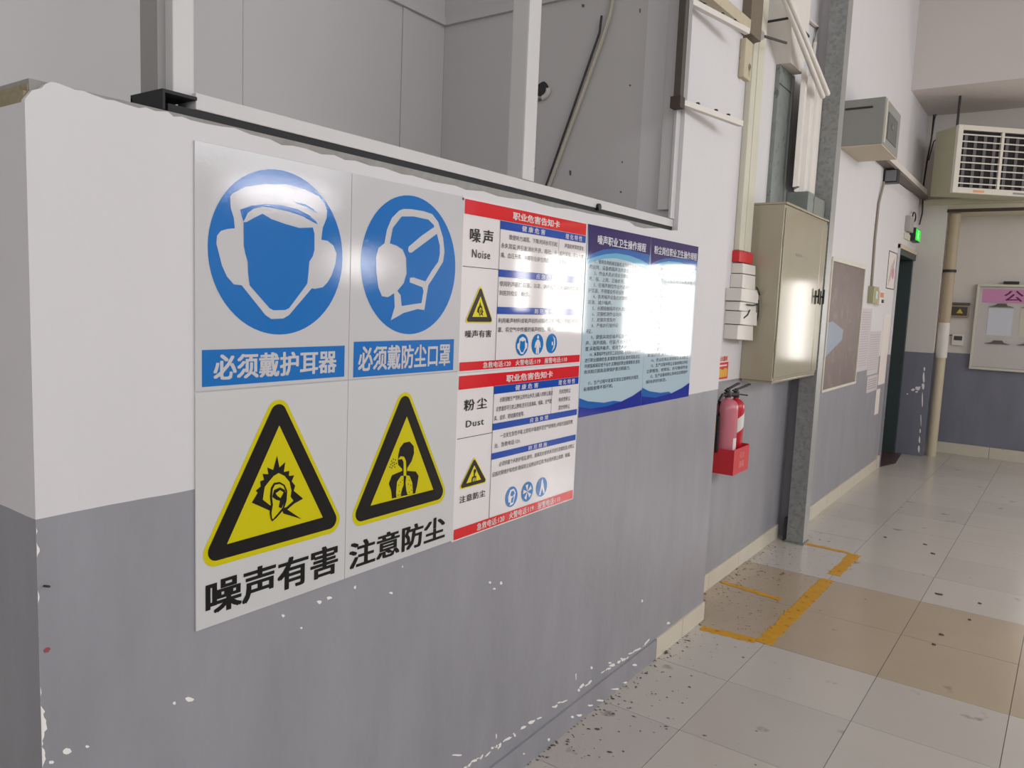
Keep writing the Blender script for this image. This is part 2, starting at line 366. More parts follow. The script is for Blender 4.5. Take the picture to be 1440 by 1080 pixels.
# window wall on the right and the wall behind, outside the view
wr = MB().box(6.5, 6.7, -5, 10.65, -.12, 2.95).box(6.5, 6.7, -5, 10.65, 4.55, HZ)
struct('wall_right', wr, WHITE, 'white wall with a long strip of high windows', 'wall')
struct('wall_back', MB().box(-1.6, 6.7, -5.2, -5, -.12, HZ), WHITE, 'white wall at the back of the hall', 'wall')
w2 = thing('window_2', 'long high strip of windows letting daylight in', None, (6.5,1.6,2.95), kind='structure')
for k in range(9): MB().box(6.52, 6.58, -4.9+1.9*k, -4.84+1.9*k, 2.95, 4.55).build('mullion', WHITE, w2)
w4 = thing('back_fill_bars', 'bars of an added window around the fill lamp behind the viewpoint', None, (3.2,-5,1.5), kind='structure')  # window bars made up to go with the added back fill lamp
for xx in (1.7,3.2,4.67): MB().box(xx, xx+.05, -5.0, -4.95, 1.5, 3.3).build('window_frame', WHITE, w4)
w5 = thing('window_5', 'small vent window in the right wall', None, (6.5,7.35,1.86), kind='structure')
for yy in (6.95,7.72): MB().box(6.46, 6.5, yy, yy+.03, 1.86, 2.14).build('window_frame', WHITE, w5)
t5 = thing('batten_lamp', 'fluorescent batten lamp hanging in the hall', 'lamp', (5.0,4.9,2.5))
MB().box(4.97, 5.03, 4.3, 5.52, 2.58, 2.63).build('housing', WHITE, t5, bevel=.004)
MB().box(4.965, 5.035, 4.45, 5.45, 2.515, 2.579).build('diffuser', mat('lamp_diffuser',(250,250,255),.4,emit=46), t5, bevel=.01)
for yy in (4.5,5.3): MB().tube([(5.0,yy,2.63),(5.0,yy,HZ)], .004, 6).build('suspension_rod', DARKR, t5)
w3 = thing('window_3', 'bright glazed openings in the end wall', None, (3.5,Y_ALC,WZ0), kind='structure')
for xa, xb, za, zb_ in END_WINDOWS:
    for q in (xa, xb-.02): MB().box(q, q+.02, Y_ALC-.02, Y_ALC+.005, za, zb_).build('window_frame', WHITE, w3)
    MB().box(xa, xb, Y_ALC-.02, Y_ALC+.005, za, za+.03).build('window_frame', WHITE, w3)
for q in (3.40, 3.66): MB().box(q, q+.05, Y_ALC-.02, Y_ALC+.005, .88, 2.2).build('mullion', WHITE, w3)  # these bars and the next are added to break up the poster reflections
MB().box(2.92, 3.40, Y_ALC-.02, Y_ALC+.005, 1.92, 1.97).build('added_glare_bar', WHITE, w3)
MB().box(4.95, 5.0, Y_ALC-.02, Y_ALC+.005, 1.12, 2.35).build('mullion', WHITE, w3)  # one more bar added to split the reflected daylight

# inner room seen through the opening
XB, YP = -1.345, 3.12
back = struct('wall_inner_back', MB().box(XB-.1, XB-.006, -5, YP+.1, -.12, HZ), mat('seam_dark',(120,118,118),.8), 'grey panelled back wall of the room behind the opening', 'wall')
seams = [-5,-3.2,-2.0,-.8,.4,1.925,2.81,2.86,3.12]
for a, b in zip(seams, seams[1:]):
    MB().box(XB-.006, XB+(.004 if b-a < .1 else 0), a+.001, b-.001, 0, 3.6).build('wall_panel', INNER, back)
side = struct('wall_inner_side', MB().box(XB, -.2, YP, YP+.1, -.12, HZ), INNER, 'grey side wall of the inner room with a ragged hole', 'wall')
struct('ceiling_inner', MB().box(XB-.1, -.2, -5, YP, 3.9, 4.0), INNER, 'pale ceiling of the inner room', 'ceiling')
tr = MB().box(XB, XB+.02, -5, YP, 2.975, 3.015)
struct('trim_1', tr, INNER, 'thin rail along the back of the inner room', 'rail')
struct('trim_2', MB().box(XB+.02, -.2, YP-.02, YP, 2.975, 3.015), INNER, 'thin rail along the side wall of the inner room', 'rail')
# hole with a broken collar
hc = onY(763,126,YP); hd = MB(); n = 14
ring = [(hc[0]+.036*math.cos(2*math.pi*k/n)*random.uniform(.85,1.1), hc[2]+.034*math.sin(2*math.pi*k/n)*random.uniform(.85,1.1)) for k in range(n)]
hd.prism(ring, 'y', YP-.004, YP-.001); hd.build('hole', mat('hole_dark',(58,56,56),.95), side)
cl = MB().tube([(hc[0]+.045*math.cos(t)-.004, YP-.012, hc[2]-.008+.036*math.sin(t)) for t in [math.pi*(.9+.115*k) for k in range(11)]], .012, 8)
cl.build('broken_collar', mat('collar_plaster',(205,200,196),.8), side, smooth=True)
mk = MB()
for (a,b,w,h) in [(886,120,3,3),(802,243,3,8),(900,15,2,7),(820,8,4,5),(875,228,2,3),(873,270,3,3),(751,237,3,3),(620,95,3,16)]:
    P = [onY(a+dx*w/2, b+dy*h/2, YP-.0012) for dx,dy in ((-1,-1),(1,-.6),(.7,1),(-.8,.7))]; mk.tess([tuple(p) for p in P])
mk.build('scuff_marks', mat('scuff',(96,92,90),.9), side)

# frame in the opening
FR = mat('white_frame_paint', (200,198,197), .45, vary=.04, dark=(120,114,108), dth=.74, dscale=22)
FRG = mat('dark_gap', (44,44,46), .8)
w1 = thing('window_1', 'white painted steel frame of the unglazed opening above the signs', None, (-.05,2.0,1.93), kind='structure')
MB().box(-.085, -.022, .885, 3.118, 1.94, 1.9715).build('sill_rail', FR, w1, bevel=.002)
MB().box(-.12, -.026, .83, 3.118, 1.9245, 1.9395).build('shadow_gap_strip', FRG, w1)  # dark strip painted in for the shadow gap under the rail
MB().box(-.09, -.035, .846, .89, 1.963, 3.9).build('mullion', FR, w1, bevel=.003)
MB().box(-.12, -.06, .83, .846, 1.955, 3.9).build('mullion_shaded_side', mat('frame_shade_grey',(150,148,146),.6,vary=.08), w1)  # side face of the post, its shade put into the grey colour
blk = MB().box(-.13, -.018, .815, .885, 1.956, 1.962).box(-.13, -.124, .815, .885, 1.92, 1.956).box(-.13,-.018,.815,.82,1.925,1.956); blk.build('end_socket', FRG, w1)
MB().box(-.085, -.02, 1.985, 2.05, 1.972, 3.9).build('mullion', FR, w1, bevel=.006)
MB().box(-.085, -.028, 3.085, 3.119, 2.01, 3.9).build('jamb_post', FR, w1, bevel=.003)
MB().box(-.027, -.017, 3.075, 3.119, 1.973, 3.9).build('jamb_lip', FR, w1)
bt = onX(841,291,-.02); MB().tube([(-.03,bt[1],bt[2]),(-.012,bt[1],bt[2])], .012, 10).build('bolt', mat('black_rubber',(24,24,25),.5), w1)

# door
DG = mat('dark_green_door_paint', (50,62,62), .45, vary=.1, scale=9)
d1 = thing('door_1', 'dark green door in the far end of the passage wall', None, (-.2,9.35,0), kind='structure')
MB().box(-.26, -.22, 8.93, 9.88, 0, 2.24).build('door_leaf', DG, d1)
MB().box(-.28, -.07, 8.86, 8.93, 0, 2.3).build('door_frame', DG, d1, bevel=.003)
MB().box(-.28, -.07, 8.93, Y_PIER, 2.24, 2.3).build('door_frame', DG, d1, bevel=.003)
MB().box(-.28, -.09, 9.88, Y_PIER-.002, 0, 2.24).build('door_frame', DG, d1, bevel=.003)
MB().tube([(-.22,9.05,1.02),(-.18,9.05,1.02),(-.18,9.05,1.1)], .009, 8).build('handle', mat('steel',(150,150,150),.35,1), d1)
MB().box(X_PAS, X_PAS+.022, 8.84, 8.862, 0, 2.34).build('casing', PAINT, d1)
MB().box(X_PAS, X_PAS+.03, 8.84, Y_PIER-.01, 2.3, 2.345).build('casing', mat('cream_casing',(196,184,160),.6), d1)
MB().prism([(-.28,8.95),(-.065,8.86),(.03,9.22),(-.02,Y_PIER-.01),(-.28,Y_PIER-.01)], 'z', .0006, .004).build('threshold', mat('maroon_threshold',(88,64,66),.35,vary=.1), d1)

# ================================================================== SIGNS
def w0(p): q = onX(p[0], p[1], 0.0); return (q[1], q[2])
def film(name, rgb, rough=.2, bump=0.0, spec=.5): return mat('film_'+name, rgb, rough, bump=bump, bscale=300, spec=spec)
GREY = film('reflective_grey', (196,194,195), .045, .05); BLUE = film('mandatory_blue', (0,106,184), .045, .05)
YEL = film('warning_yellow', (202,190,0), .34, spec=.25); BLK = film('warning_black', (20,18,18), .34, spec=.25); GREYM = film('matt_grey', (200,199,198), .34, spec=.3)
T0 = .004
def board(name, label, cat, y0, y1, z0, z1, m, group=None, t=T0, part='backing_board'):
    r = thing(name, label, cat, (0.0, (y0+y1)/2, z0), group)
    MB().box(.0004, t, y0, y1, z0, z1).build(part, m, r, bevel=.0006)
    return r
def printed(parent, name, m, polys, layer=1):
    b = MB()
    for p in polys: poly_mesh(b, p, T0+.0005*layer)
    return b.build(name, m, parent)
def P(fn, *pts): return [w0(fn(*p)) for p in pts]
def disc(cy, cz, r, n=64): return [(cy+r*math.cos(2*math.pi*k/n), cz+r*math.sin(2*math.pi*k/n)) for k in range(n)]
def round_tri(yl, yr, zb, zt, r, n=8):
    """outline of a triangle with round corners; extremes are the given limits"""
    h0 = Vector(((yl+yr)/2, zt)); 
    A, B, C = Vector((yl+r*.9, zb+r)), Vector((yr-r*.9, zb+r)), Vector(((yl+yr)/2, zt-r)); out = []
    for q, a0, a1 in ((A,150,270),(B,270,390),(C,30,150)):
        for k in range(n+1): t = math.radians(a0+(a1-a0)*k/n); out.append((q.x+r*math.cos(t), q.y+r*math.sin(t)))
    return out
yA, yB, yC = w0((272,198))[0], w0((488.5,530))[0], w0((643,530))[0]
zT, zM, zB = 1.8765, 1.3945, .9045
SG = 'four large safety signs'
g = .0012
# 1 ear protection
s = board('safety_sign', 'grey sign with a blue disc showing a head in ear defenders', 'sign', yA, yB-g, zM+g, zT, GREY, SG)
l, r_, t, b = w0(c1(100,590)), w0(c1(798,600)), w0(c1(430,178)), w0(c1(470,1000))
cy, cz, rr = (l[0]+r_[0])/2, (t[1]+b[1])/2, (r_[0]-l[0]+t[1]-b[1])/4
printed(s, 'blue_disc', BLUE, [disc(cy,cz,rr)])
printed(s, 'head_silhouette', GREY, [P(c1,(222,310),(235,295),(300,262),(400,248),(500,250),(600,275),(670,310),(700,345),(712,385),(710,420),(690,470),(683,530),(715,535),(745,560),(760,600),(755,650),(735,710),(715,745),(690,770),(650,778),(635,775),(520,910),(490,928),(430,930),(400,910),(280,760),(240,755),(205,715),(180,660),(165,600),(152,550),(155,510),(175,485),(210,475),(245,472),(240,420),(225,370))], 2)
printed(s, 'face', BLUE, [P(c1,(289,441),(305,440),(340,420),(385,398),(430,425),(500,450),(570,470),(640,468),(648,500),(648,580),(640,612),(622,640),(618,690),(612,750),(600,768),(520,875),(500,885),(440,886),(420,875),(320,760),(312,700),(310,640),(298,600),(290,560)),
    P(c1,(272,378),(330,357),(400,350),(480,355),(560,375),(620,405),(655,435),(665,452),(640,440),(590,412),(520,388),(450,372),(385,362),(340,373),(310,395),(298,420),(289,438),(280,410)),
    P(c1,(540,336),(600,350),(640,372),(662,394),(610,366),(560,346))], 3)
def band(s, corners, txt, rect, bold=.03):
    a = P(c2, *corners); y0 = (a[0][0]+a[3][0])/2; y1 = (a[1][0]+a[2][0])/2; z1 = (a[0][1]+a[1][1])/2; z0 = (a[2][1]+a[3][1])/2
    printed(s, 'blue_band', BLUE, [[(y0,z0),(y1,z0),(y1,z1),(y0,z1)]])
    b = MB(); put_text(b, txt, T0+.001, w0(c2(*rect[0]))[0], w0(c2(*rect[1]))[0], z0+(z1-z0)*.15, z1-(z1-z0)*.13, bold); b.build('lettering', GREY, s)
band(s, [(80,78),(803,58),(800,215),(80,265)], '必须戴护耳器', [(137,150),(760,150)])
# 2 dust mask
s = board('safety_sign', 'grey sign with a blue disc showing a head in a dust mask', 'sign', yB, yC-g, zM+g, zT, GREY, SG)
l, r_, t, b = w0(c1(878,650)), w0(c1(1368,650)), w0(c1(1130,312)), w0(c1(1120,1000))
cy, cz, rr = (l[0]+r_[0])/2, (t[1]+b[1])/2, (r_[0]-l[0]+t[1]-b[1])/4
printed(s, 'blue_disc', BLUE, [disc(cy,cz,rr)])
printed(s, 'head_silhouette', GREY, [P(c1,(1003,548),(1015,480),(1040,420),(1078,382),(1100,374),(1140,375),(1200,385),(1245,400),(1275,440),(1300,520),(1307,590),(1300,640),(1270,690),(1245,730),(1225,760),(1215,820),(1205,885),(1170,880),(1100,900),(1035,937),(1055,870),(1052,800),(1020,820),(990,815),(972,770),(962,700),(960,620),(972,572))], 2)
printed(s, 'face', BLUE, [P(c1,(1030,548),(1045,470),(1090,412),(1150,412),(1225,428),(1252,455),(1255,465),(1190,510),(1125,565),(1122,582),(1128,594),(1140,595),(1268,500),(1283,560),(1283,600),(1275,640),(1240,690),(1210,740),(1150,720),(1132,722),(1130,745),(1195,770),(1200,790),(1190,850),(1150,855),(1090,865),(1085,810),(1068,788),(1100,750),(1115,700),(1112,620),(1095,580),(1065,560))], 3)
band(s, [(848,38),(1356,24),(1352,182),(846,216)], '必须戴防尘口罩', [(870,120),(1335,120)], .026)
sign_mask = s
# 3 noise hazard
def tri_sign(s, outer, black, inner, txt, trect, zt_, zb_):
    printed(s, 'yellow_triangle', YEL, [round_tri(*outer)])
    printed(s, 'black_border', BLK, [round_tri(*black)], 2)
    printed(s, 'yellow_field', YEL, [inner], 3)
    b = MB(); put_text(b, txt, T0+.0006, trect[0], trect[1], zb_, zt_, .03); b.build('lettering', BLK, s)
s = board('safety_sign', 'grey warning sign with a yellow triangle enclosing an ear, large black lettering', 'sign', yA, yB-g, zB, zM-g, GREYM, SG)
o_ = (w0(c3(92,395))[0], w0(c3(772,165))[0], w0(c3(745,237))[1]*.5+w0(c3(150,428))[1]*.5, w0(c2(470,330))[1], .03)
k_ = (w0(c3(114,370))[0], w0(c3(757,170))[0], w0(c3(735,215))[1]*.5+w0(c3(150,400))[1]*.5, w0(c2(470,352))[1], .021)
tri_sign(s, o_, k_, P(c2,(470,460),(205,1060),(690,925)), '噪声有害', (w0(c3(98,560))[0], w0(c3(768,400))[0]), w0(c3(710,313))[1], w0(c3(150,658))[1])
printed(s, 'noise_burst', BLK, [P(c2,(330,850),(360,800),(350,790),(375,768),(372,742),(392,735),(385,705),(414,706),(408,672),(438,685),(458,612),(470,672),(500,645),(492,695),(520,690),(518,715),(545,712),(532,742),(550,765),(542,790),(590,830),(545,855),(510,885),(582,933),(490,905),(480,880),(420,890))], 4)
printed(s, 'burst_field', YEL, [P(c2,(385,835),(390,800),(395,770),(412,748),(440,715),(465,700),(495,715),(520,745),(530,790),(525,820),(540,840),(505,872),(485,880),(440,870),(420,862))], 5)
printed(s, 'ear_outline', BLK, [P(c2,(425,930),(432,945),(455,925),(490,885),(505,840),(508,790),(495,760),(470,745),(440,750),(425,775),(420,820),(425,860),(420,900))], 6)
printed(s, 'ear_field', YEL, [P(c2,(430,925),(434,934),(455,910),(483,875),(496,835),(498,790),(488,765),(468,755),(445,760),(434,780),(430,820),(435,860),(428,900))], 7)
printed(s, 'ear_folds', BLK, [P(c2,(430,820),(440,785),(470,772),(495,785),(500,830),(478,878),(463,872),(470,840),(450,835))], 8)
printed(s, 'ear_canal', YEL, [P(c2,(447,802),(470,786),(487,797),(472,826),(456,815))], 9)
# 4 dust hazard
s = board('safety_sign', 'grey warning sign with a yellow triangle enclosing a breathing figure, black lettering', 'sign', yB, yC-g, zB, zM-g, GREYM, SG)
o_ = (w0(c3(846,180))[0], w0(c3(1307,50))[0], w0(c3(1280,95))[1]*.5+w0(c3(880,217))[1]*.5, w0(c2(1122,292))[1], .03)
k_ = (w0(c3(860,165))[0], w0(c3(1297,50))[0], w0(c3(1275,75))[1]*.5+w0(c3(885,195))[1]*.5, w0(c2(1122,310))[1], .021)
tri_sign(s, o_, k_, P(c2,(1116,415),(932,866),(1250,785)), '注意防尘', (w0(c3(825,360))[0], w0(c3(1310,230))[0]), w0(c3(1280,163))[1], w0(c3(830,437))[1])
printed(s, 'breathing_figure', BLK, [P(c2,(1072,610),(1080,575),(1100,548),(1130,542),(1150,565),(1152,600),(1140,640),(1118,675),(1116,690),(1160,693),(1175,715),(1168,760),(1158,803),(1040,830),(1036,790),(1024,755),(1040,712),(1092,690),(1092,680),(1072,660),(1070,640))], 4)
lf = [P(c2,(1060,800),(1065,745),(1085,715),(1098,715),(1098,760),(1085,800),(1085,818),(1062,824)), P(c2,(1112,712),(1128,715),(1142,750),(1145,805),(1118,810),(1112,790),(1108,750)), P(c2,(1070,632),(1082,616),(1100,618),(1110,640),(1112,715),(1098,715),(1098,645),(1090,630),(1078,632))]
printed(s, 'lungs_and_airway', YEL, lf, 5)
dots = [P(c2,(x,y),(x+5,y-1),(x+5,y+5),(x,y+6)) for x,y in [(1032,655),(1036,638),(1042,662),(1045,628),(1048,645),(1052,668),(1055,632),(1027,668),(1036,672),(1050,655),(1060,650),(1040,648)]]
printed(s, 'dust_dots', BLK, dots, 4)
dots = [P(c2,(x,y),(x+4,y-1),(x+4,y+4),(x,y+5)) for x,y in [(1072,760),(1080,745),(1075,790),(1068,810),(1090,735),(1125,735),(1132,760),(1136,785),(1124,795),(1120,755),(1090,775),(1078,808)]]
printed(s, 'lung_dots', BLK, dots, 6)
b = MB().tube([(.004,yC-.006,zT-.006),(.0062,yC-.006,zT-.006)], .0035, 10); b.build('fixing_screw', mat('screw',(90,86,84),.4,.8), sign_mask)

# 5, 6 hazard cards
CW = film('card_white', (226,220,220), .055); CR = film('card_red', (214,36,44), .055); CB = film('card_blue', (24,74,168), .055); CK = film('card_black', (34,32,34), .09); CBL = film('card_icon_blue', (26,116,186), .055); CY = film('card_yellow', (222,208,20), .055)
yl, yr = 1.672, 2.352
def card(label, z0, z1, zz, name, english, warn, texts, left_icon):
    s = board('hazard_notice_card', label, 'notice', yl, yr, z0, z1, CW, 'red headed hazard cards', .003)
    def R(nm, m, rects, lay=1): return printed(s, nm, m, [[(a,c),(b,c),(b,d),(a,d)] for a,b,c,d in rects], lay)
    L = T0-.001
    e = .008
    yd = yl+.176; ym = yl+.50      # column rules
    R('red_header', CR, [(yl+e,yr-e,zz['h0'],z1-e*.9)]); R('red_footer', CR, [(yl+e,yr-e,z0+.0045,zz['f1'])])
    for q in ('b1','b2','b3'): R('blue_bar', CB, [(yd,yr-e,zz[q][0],zz[q][1])])
    for rc in [(yd-.0016,yd,zz['f1'],zz['h0']),(yl+e,yd,zz['rl'],zz['rl']+.0016),(ym,ym+.0012,zz['b2'][1],zz['b1'][0])]: R('rule', CK, [rc])
    X1 = T0+.001
    h = z1-zz['h0']
    def put(nm, m_, *a, **k_):
        t_ = MB(); put_text(t_, *a, **k_); t_.build(nm, m_, s)
    put('header_lettering', CW, '职业危害告知卡', X1, yl+.235, yl+.50, zz['h0']+h*.16, zz['h0']+h*.66, .022)
    w = yr-e-yd
    def btxt(s_, bar, a, b_): put('bar_lettering', CW, s_, X1, yd+w*a, yd+w*b_, bar[0]+(bar[1]-bar[0])*.14, bar[1]-(bar[1]-bar[0])*.14, .012)
    btxt('健 康 危 害', zz['b1'], .22, .48); btxt('理 化 特 性', zz['b1'], .73, .95); btxt('应 急 处 理', zz['b2'], .40, .62); btxt('防 范 措 施', zz['b3'], .40, .62)
    fh = zz['f1']-z0-.0045
    for q_, t_ in enumerate(('急救电话:120','火警电话:119','报警电话:110')): put('footer_lettering', CW, t_, X1, yl+.115+.165*q_, yl+.255+.165*q_, z0+.0045+fh*.14, z0+.0045+fh*.86, .012)
    k = MB()
    put('hazard_name', CK, name, X1, yl+.034, yl+.142, zz['n0'], zz['n1'], .012, spacing=1.35); put('english_name', CK, english, X1, yl+.046, yl+.13, zz['e0'], zz['e1'], .004, spacing=1.15)
    put('warning_lettering', CK, warn, X1, yl+.028, yl+.15, zz['w0'], zz['w1'], .01, spacing=1.1)
    for (tx, a, wd, zc) in texts: text_line(k, tx, X1, yd+a, zc, .0165, wd)
    o = k.build('small_print', CK, s); o['kind'] = 'stuff'
    tr_ = (yl+.03, yl+.152, zz['t0'], zz['t1'], .008); printed(s, 'warning_triangle', CY, [round_tri(*tr_)]); printed(s, 'triangle_border', CK, [round_tri(tr_[0]+.004,tr_[1]-.004,tr_[2]+.0035,tr_[3]-.005,.006)], 2)
    cx_, hh = yl+.091, zz['t1']-zz['t0']
    printed(s, 'triangle_field', CY, [[(yl+.056,zz['t0']+hh*.17),(yl+.126,zz['t0']+hh*.17),(cx_,zz['t1']-hh*.26)]], 3)
    z_ = zz['t0']+hh*.17
    if left_icon == 'ear':
        printed(s, 'triangle_icon', CK, [[(cx_+a*hh,z_+b_*hh) for a,b_ in [(-.14,.14),(-.1,.26),(-.05,.3),(-.01,.42),(.03,.32),(.08,.28),(.1,.2),(.15,.14),(.1,.1),(.15,.02),(.04,.07),(0,.01),(-.05,.1)]]], 4)
        printed(s, 'icon_field', CY, [[(cx_+a*hh,z_+b_*hh) for a,b_ in [(-.05,.15),(-.03,.24),(.02,.26),(.06,.2),(.05,.12),(0,.07)]]], 5)
        printed(s, 'icon_detail', CK, [[(cx_+a*hh,z_+b_*hh) for a,b_ in [(-.02,.15),(0,.22),(.035,.2),(.03,.13),(.005,.1)]]], 6)
    else:
        printed(s, 'triangle_icon', CK, [disc(cx_+.003,z_+hh*.36,hh*.075,16), [(cx_+a*hh,z_+b_*hh) for a,b_ in [(-.03,.3),(.05,.3),(.04,.2),(.13,.17),(.12,.0),(-.14,.0),(-.12,.16),(-.02,.2)]]], 4)
        printed(s, 'icon_field', CY, [[(cx_+a*hh,z_+b_*hh) for a,b_ in [(-.08,.01),(-.07,.11),(-.02,.15),(-.02,.01)]], [(cx_+a*hh,z_+b_*hh) for a,b_ in [(.08,.01),(.07,.11),(.025,.15),(.02,.01)]]], 5)
    return s, yd, w
def zc(fn, x, y): return w0(fn(x,y))[1]
z1c, z0c, zmid = 1.8795, .899, 1.389
zz = dict(h0=zc(c4,237,268), f1=zc(c5,160,783), b1=(zc(c4,528,403),zc(c4,530,327)), b2=(zc(c4,503,843),zc(c4,505,775)), b3=(zc(c5,478,336),zc(c5,480,270)), rl=zc(c4,212,752),
    n0=zc(c4,275,525), n1=zc(c4,275,393), e0=zc(c4,285,668), e1=zc(c4,285,592), w0=zc(c5,205,556), w1=zc(c5,205,486), t0=zc(c5,220,420), t1=zc(c5,345,85))
def lines(z, n, dz): return [z-dz*k for k in range(n)]
dz = .0275
L1 = lines(zz['b1'][0]-.02,3,dz); L2 = lines(zz['b2'][0]-.02,2,dz); L3 = lines(zz['b3'][0]-.02,2,dz)
tx = [('致使听力减弱、下降,时间长可引起',.045,.27,L1[0]),('永久耳聋,并引发消化不良、呕吐、头',.006,.31,L1[1]),('痛、血压升高、失眠等全身性病症。',.006,.27,L1[2]),
      ('声强和频率的变化',.36,.125,L1[0]),('都无规律、杂乱无章',.332,.155,L1[1]),('的声音。',.332,.05,L1[2]),
      ('使用防声器如:耳塞、耳罩、防声帽等,如发现听力异常,则',.006,.48,L2[0]),('到医院检查、确诊。',.006,.16,L2[1]),
      ('利用吸声材料或吸声结构来吸收声能;佩戴耳塞;使用隔声',.006,.48,L3[0]),('罩、将空气中传播的噪声挡住、隔开。',.006,.32,L3[1])]
s, yd, w = card('white noise hazard card with red header, upper of two beside the grey signs', zmid+.0012, z1c, zz, '噪声', 'Noise', '噪声有害', tx, 'ear')
def icon(s, fn, c, e, kind):
    """small round mandatory sign: centre and radius measured on the photo"""
    a, b = w0(fn(*c)), w0(fn(*e)); r = abs(a[1]-b[1]); printed(s, 'round_icon', CBL, [disc(a[0],a[1],r,28)])
    q = lambda pts: [(a[0]+u*r, a[1]+v*r) for u,v in pts]
    if kind == 'ear':
        printed(s, 'icon_print', CW, [q([(-.5,.55),(0,.75),(.5,.55),(.55,.2),(.8,.1),(.8,-.3),(.55,-.45),(.2,-.85),(-.2,-.85),(-.55,-.45),(-.8,-.3),(-.8,.1),(-.55,.2)])], 2)
        printed(s, 'icon_centre', CBL, [q([(-.38,.4),(0,.3),(.38,.4),(.42,-.3),(.15,-.68),(-.15,-.68),(-.42,-.3)])], 3)
    elif kind == 'suit': printed(s, 'icon_print', CW, [[(a[0]+.17*r*math.cos(t), a[1]+.68*r+.17*r*math.sin(t)) for t in [k*.5236 for k in range(12)]], q([(-.16,.45),(.16,.45),(.4,.2),(.55,-.3),(.36,-.35),(.25,0),(.28,-.9),(.04,-.95),(0,-.3),(-.04,-.95),(-.28,-.9),(-.25,0),(-.36,-.35),(-.55,-.3),(-.4,.2)])], 2)
    elif kind == 'plug':
        printed(s, 'icon_print', CW, [q([(.1,.8),(.55,.5),(.65,0),(.5,-.5),(.0,-.85),(.3,-.4),(.4,0),(.35,.45)]), q([(-.05,.15),(.2,.2),(.25,-.15),(0,-.2)])], 2)
    elif kind == 'mask':
        printed(s, 'icon_print', CW, [q([(-.6,.1),(-.3,.7),(.3,.75),(.65,.3),(.45,-.3),(.3,-.75),(-.3,-.85),(-.2,-.5),(-.5,-.5)])], 2)
        printed(s, 'icon_centre', CBL, [q([(-.25,.2),(-.1,.55),(.25,.58),(.48,.25),(.1,.0)]), q([(-.05,-.15),(.4,.05),(.3,-.25),(.2,-.6),(-.1,-.6)])], 3)
    elif kind == 'fan': printed(s, 'icon_print', CW, [q([(0,0),(.75*math.cos(t),.75*math.sin(t)),(.8*math.cos(t+.6),.8*math.sin(t+.6))]) for t in (.2,1.45,2.7,3.96,5.2)], 2)
    else: printed(s, 'icon_print', CW, [q([(0,.9),(.15,.6),(.4,-.1),(.6,-.7),(.35,-.75),(.05,-.1),(-.2,-.8),(-.45,-.75),(-.2,.0),(-.15,.6)])], 2)
icon(s, c5, (738,620), (738,520), 'ear'); icon(s, c5, (880,615), (880,520), 'suit'); icon(s, c5, (1010,608), (1010,518), 'plug')
zz = dict(h0=zc(c6,132,252), f1=zc(c7,68,832), b1=(zc(c6,428,295),zc(c6,428,222)), b2=(zc(c6,413,633),zc(c6,415,570)), b3=(zc(c6,402,906),zc(c6,405,846)), rl=zc(c6,108,712),
    n0=zc(c6,178,450), n1=zc(c6,178,345), e0=zc(c6,195,600), e1=zc(c6,195,538), w0=zc(c7,130,585), w1=zc(c7,130,520), t0=zc(c7,140,455), t1=zc(c7,252,165))
L1 = lines(zz['b1'][0]-.02,3,dz); L2 = lines(zz['b2'][0]-.022,2,dz); L3 = lines(zz['b3'][0]-.02,2,dz)
tx = [('长期接触生产性粉尘的作业人员,当吸入的粉尘量达',.03,.30,L1[0]),('定数量即可引发尘肺病,还可引发鼻炎、咽炎、支气管',.014,.31,L1[1]),('炎、皮疹、眼结膜损害等。',.006,.16,L1[2]),
      ('无机性粉尘',.37,.075,L1[0]),('有机性粉尘',.37,.075,L1[1]),('混合性粉尘',.37,.075,L1[2]),
      ('一旦发生急性中毒,立即将中毒者移至空气新鲜处,并及时送医院救',.04,.43,L2[0]),('治。急救电话:120。',.012,.14,L2[1]),
      ('必须佩戴个人防护用品,按时、按规定对身体状况进行定期检查,对除尘',.04,.45,L3[0]),('设施定期维护和检修,确保除尘设施运转正常,作业场所禁止饮食、吸烟。',.006,.46,L3[1])]
s, yd, w = card('white dust hazard card with red header, lower of two beside the warning triangles', z0c, zmid-.0012, zz, '粉尘', 'Dust', '注意防尘', tx, 'dust')
icon(s, c7, (640,512), (640,420), 'mask'); icon(s, c7, (785,465), (785,375), 'fan'); icon(s, c7, (918,422), (918,335), 'walk')

# 7, 8 blue procedure posters
PA = film('poster_pale', (178,198,208), .055); PN = film('poster_navy', (44,32,98), .055); PB = film('poster_blue', (38,100,176), .055); PL = film('poster_sky', (104,172,206), .055); PD = film('poster_royal', (34,48,150), .055); PT = film('poster_text', (46,50,62), .09); PWT = film('poster_white', (232,232,236), .055)
def poster(label, y0, y1, z0, z1, navy, blue, sky, low_mid, low_dark, title, trect, rows, t):
    r = thing('procedure_poster', label, 'poster', (0,(y0+y1)/2,z0), 'blue procedure posters')
    MB().box(.0003, t, y0, y1, z0, z1).build('sheet', PA, r)
    def pr(nm, m, pts, lay):
        b = MB(); poly_mesh(b, [(min(max(p[0],y0),y1), min(max(p[1],z0),z1)) for p in pts], t+.0004*lay); b.build(nm, m, r)
    pr('sky_swoosh', PL, sky, 1); pr('blue_swoosh', PB, blue, 2); pr('navy_heading', PN, navy, 3); pr('lower_swoosh', PB, low_mid, 2); pr('lower_border', PD, low_dark, 3)
    b = MB(); put_text(b, title, t+.002, trect[0], trect[1], trect[2], trect[3], .012); b.build('title_lettering', PWT, r)
    b = MB()
    for tx_, a, wd, z in rows: text_line(b, tx_, t+.001, y0+a, z, .0165, wd)
    o = b.build('small_print', PT, r); o['kind'] = 'stuff'
    return r
ya, yb2, yc2 = 2.358, 2.965, 3.352
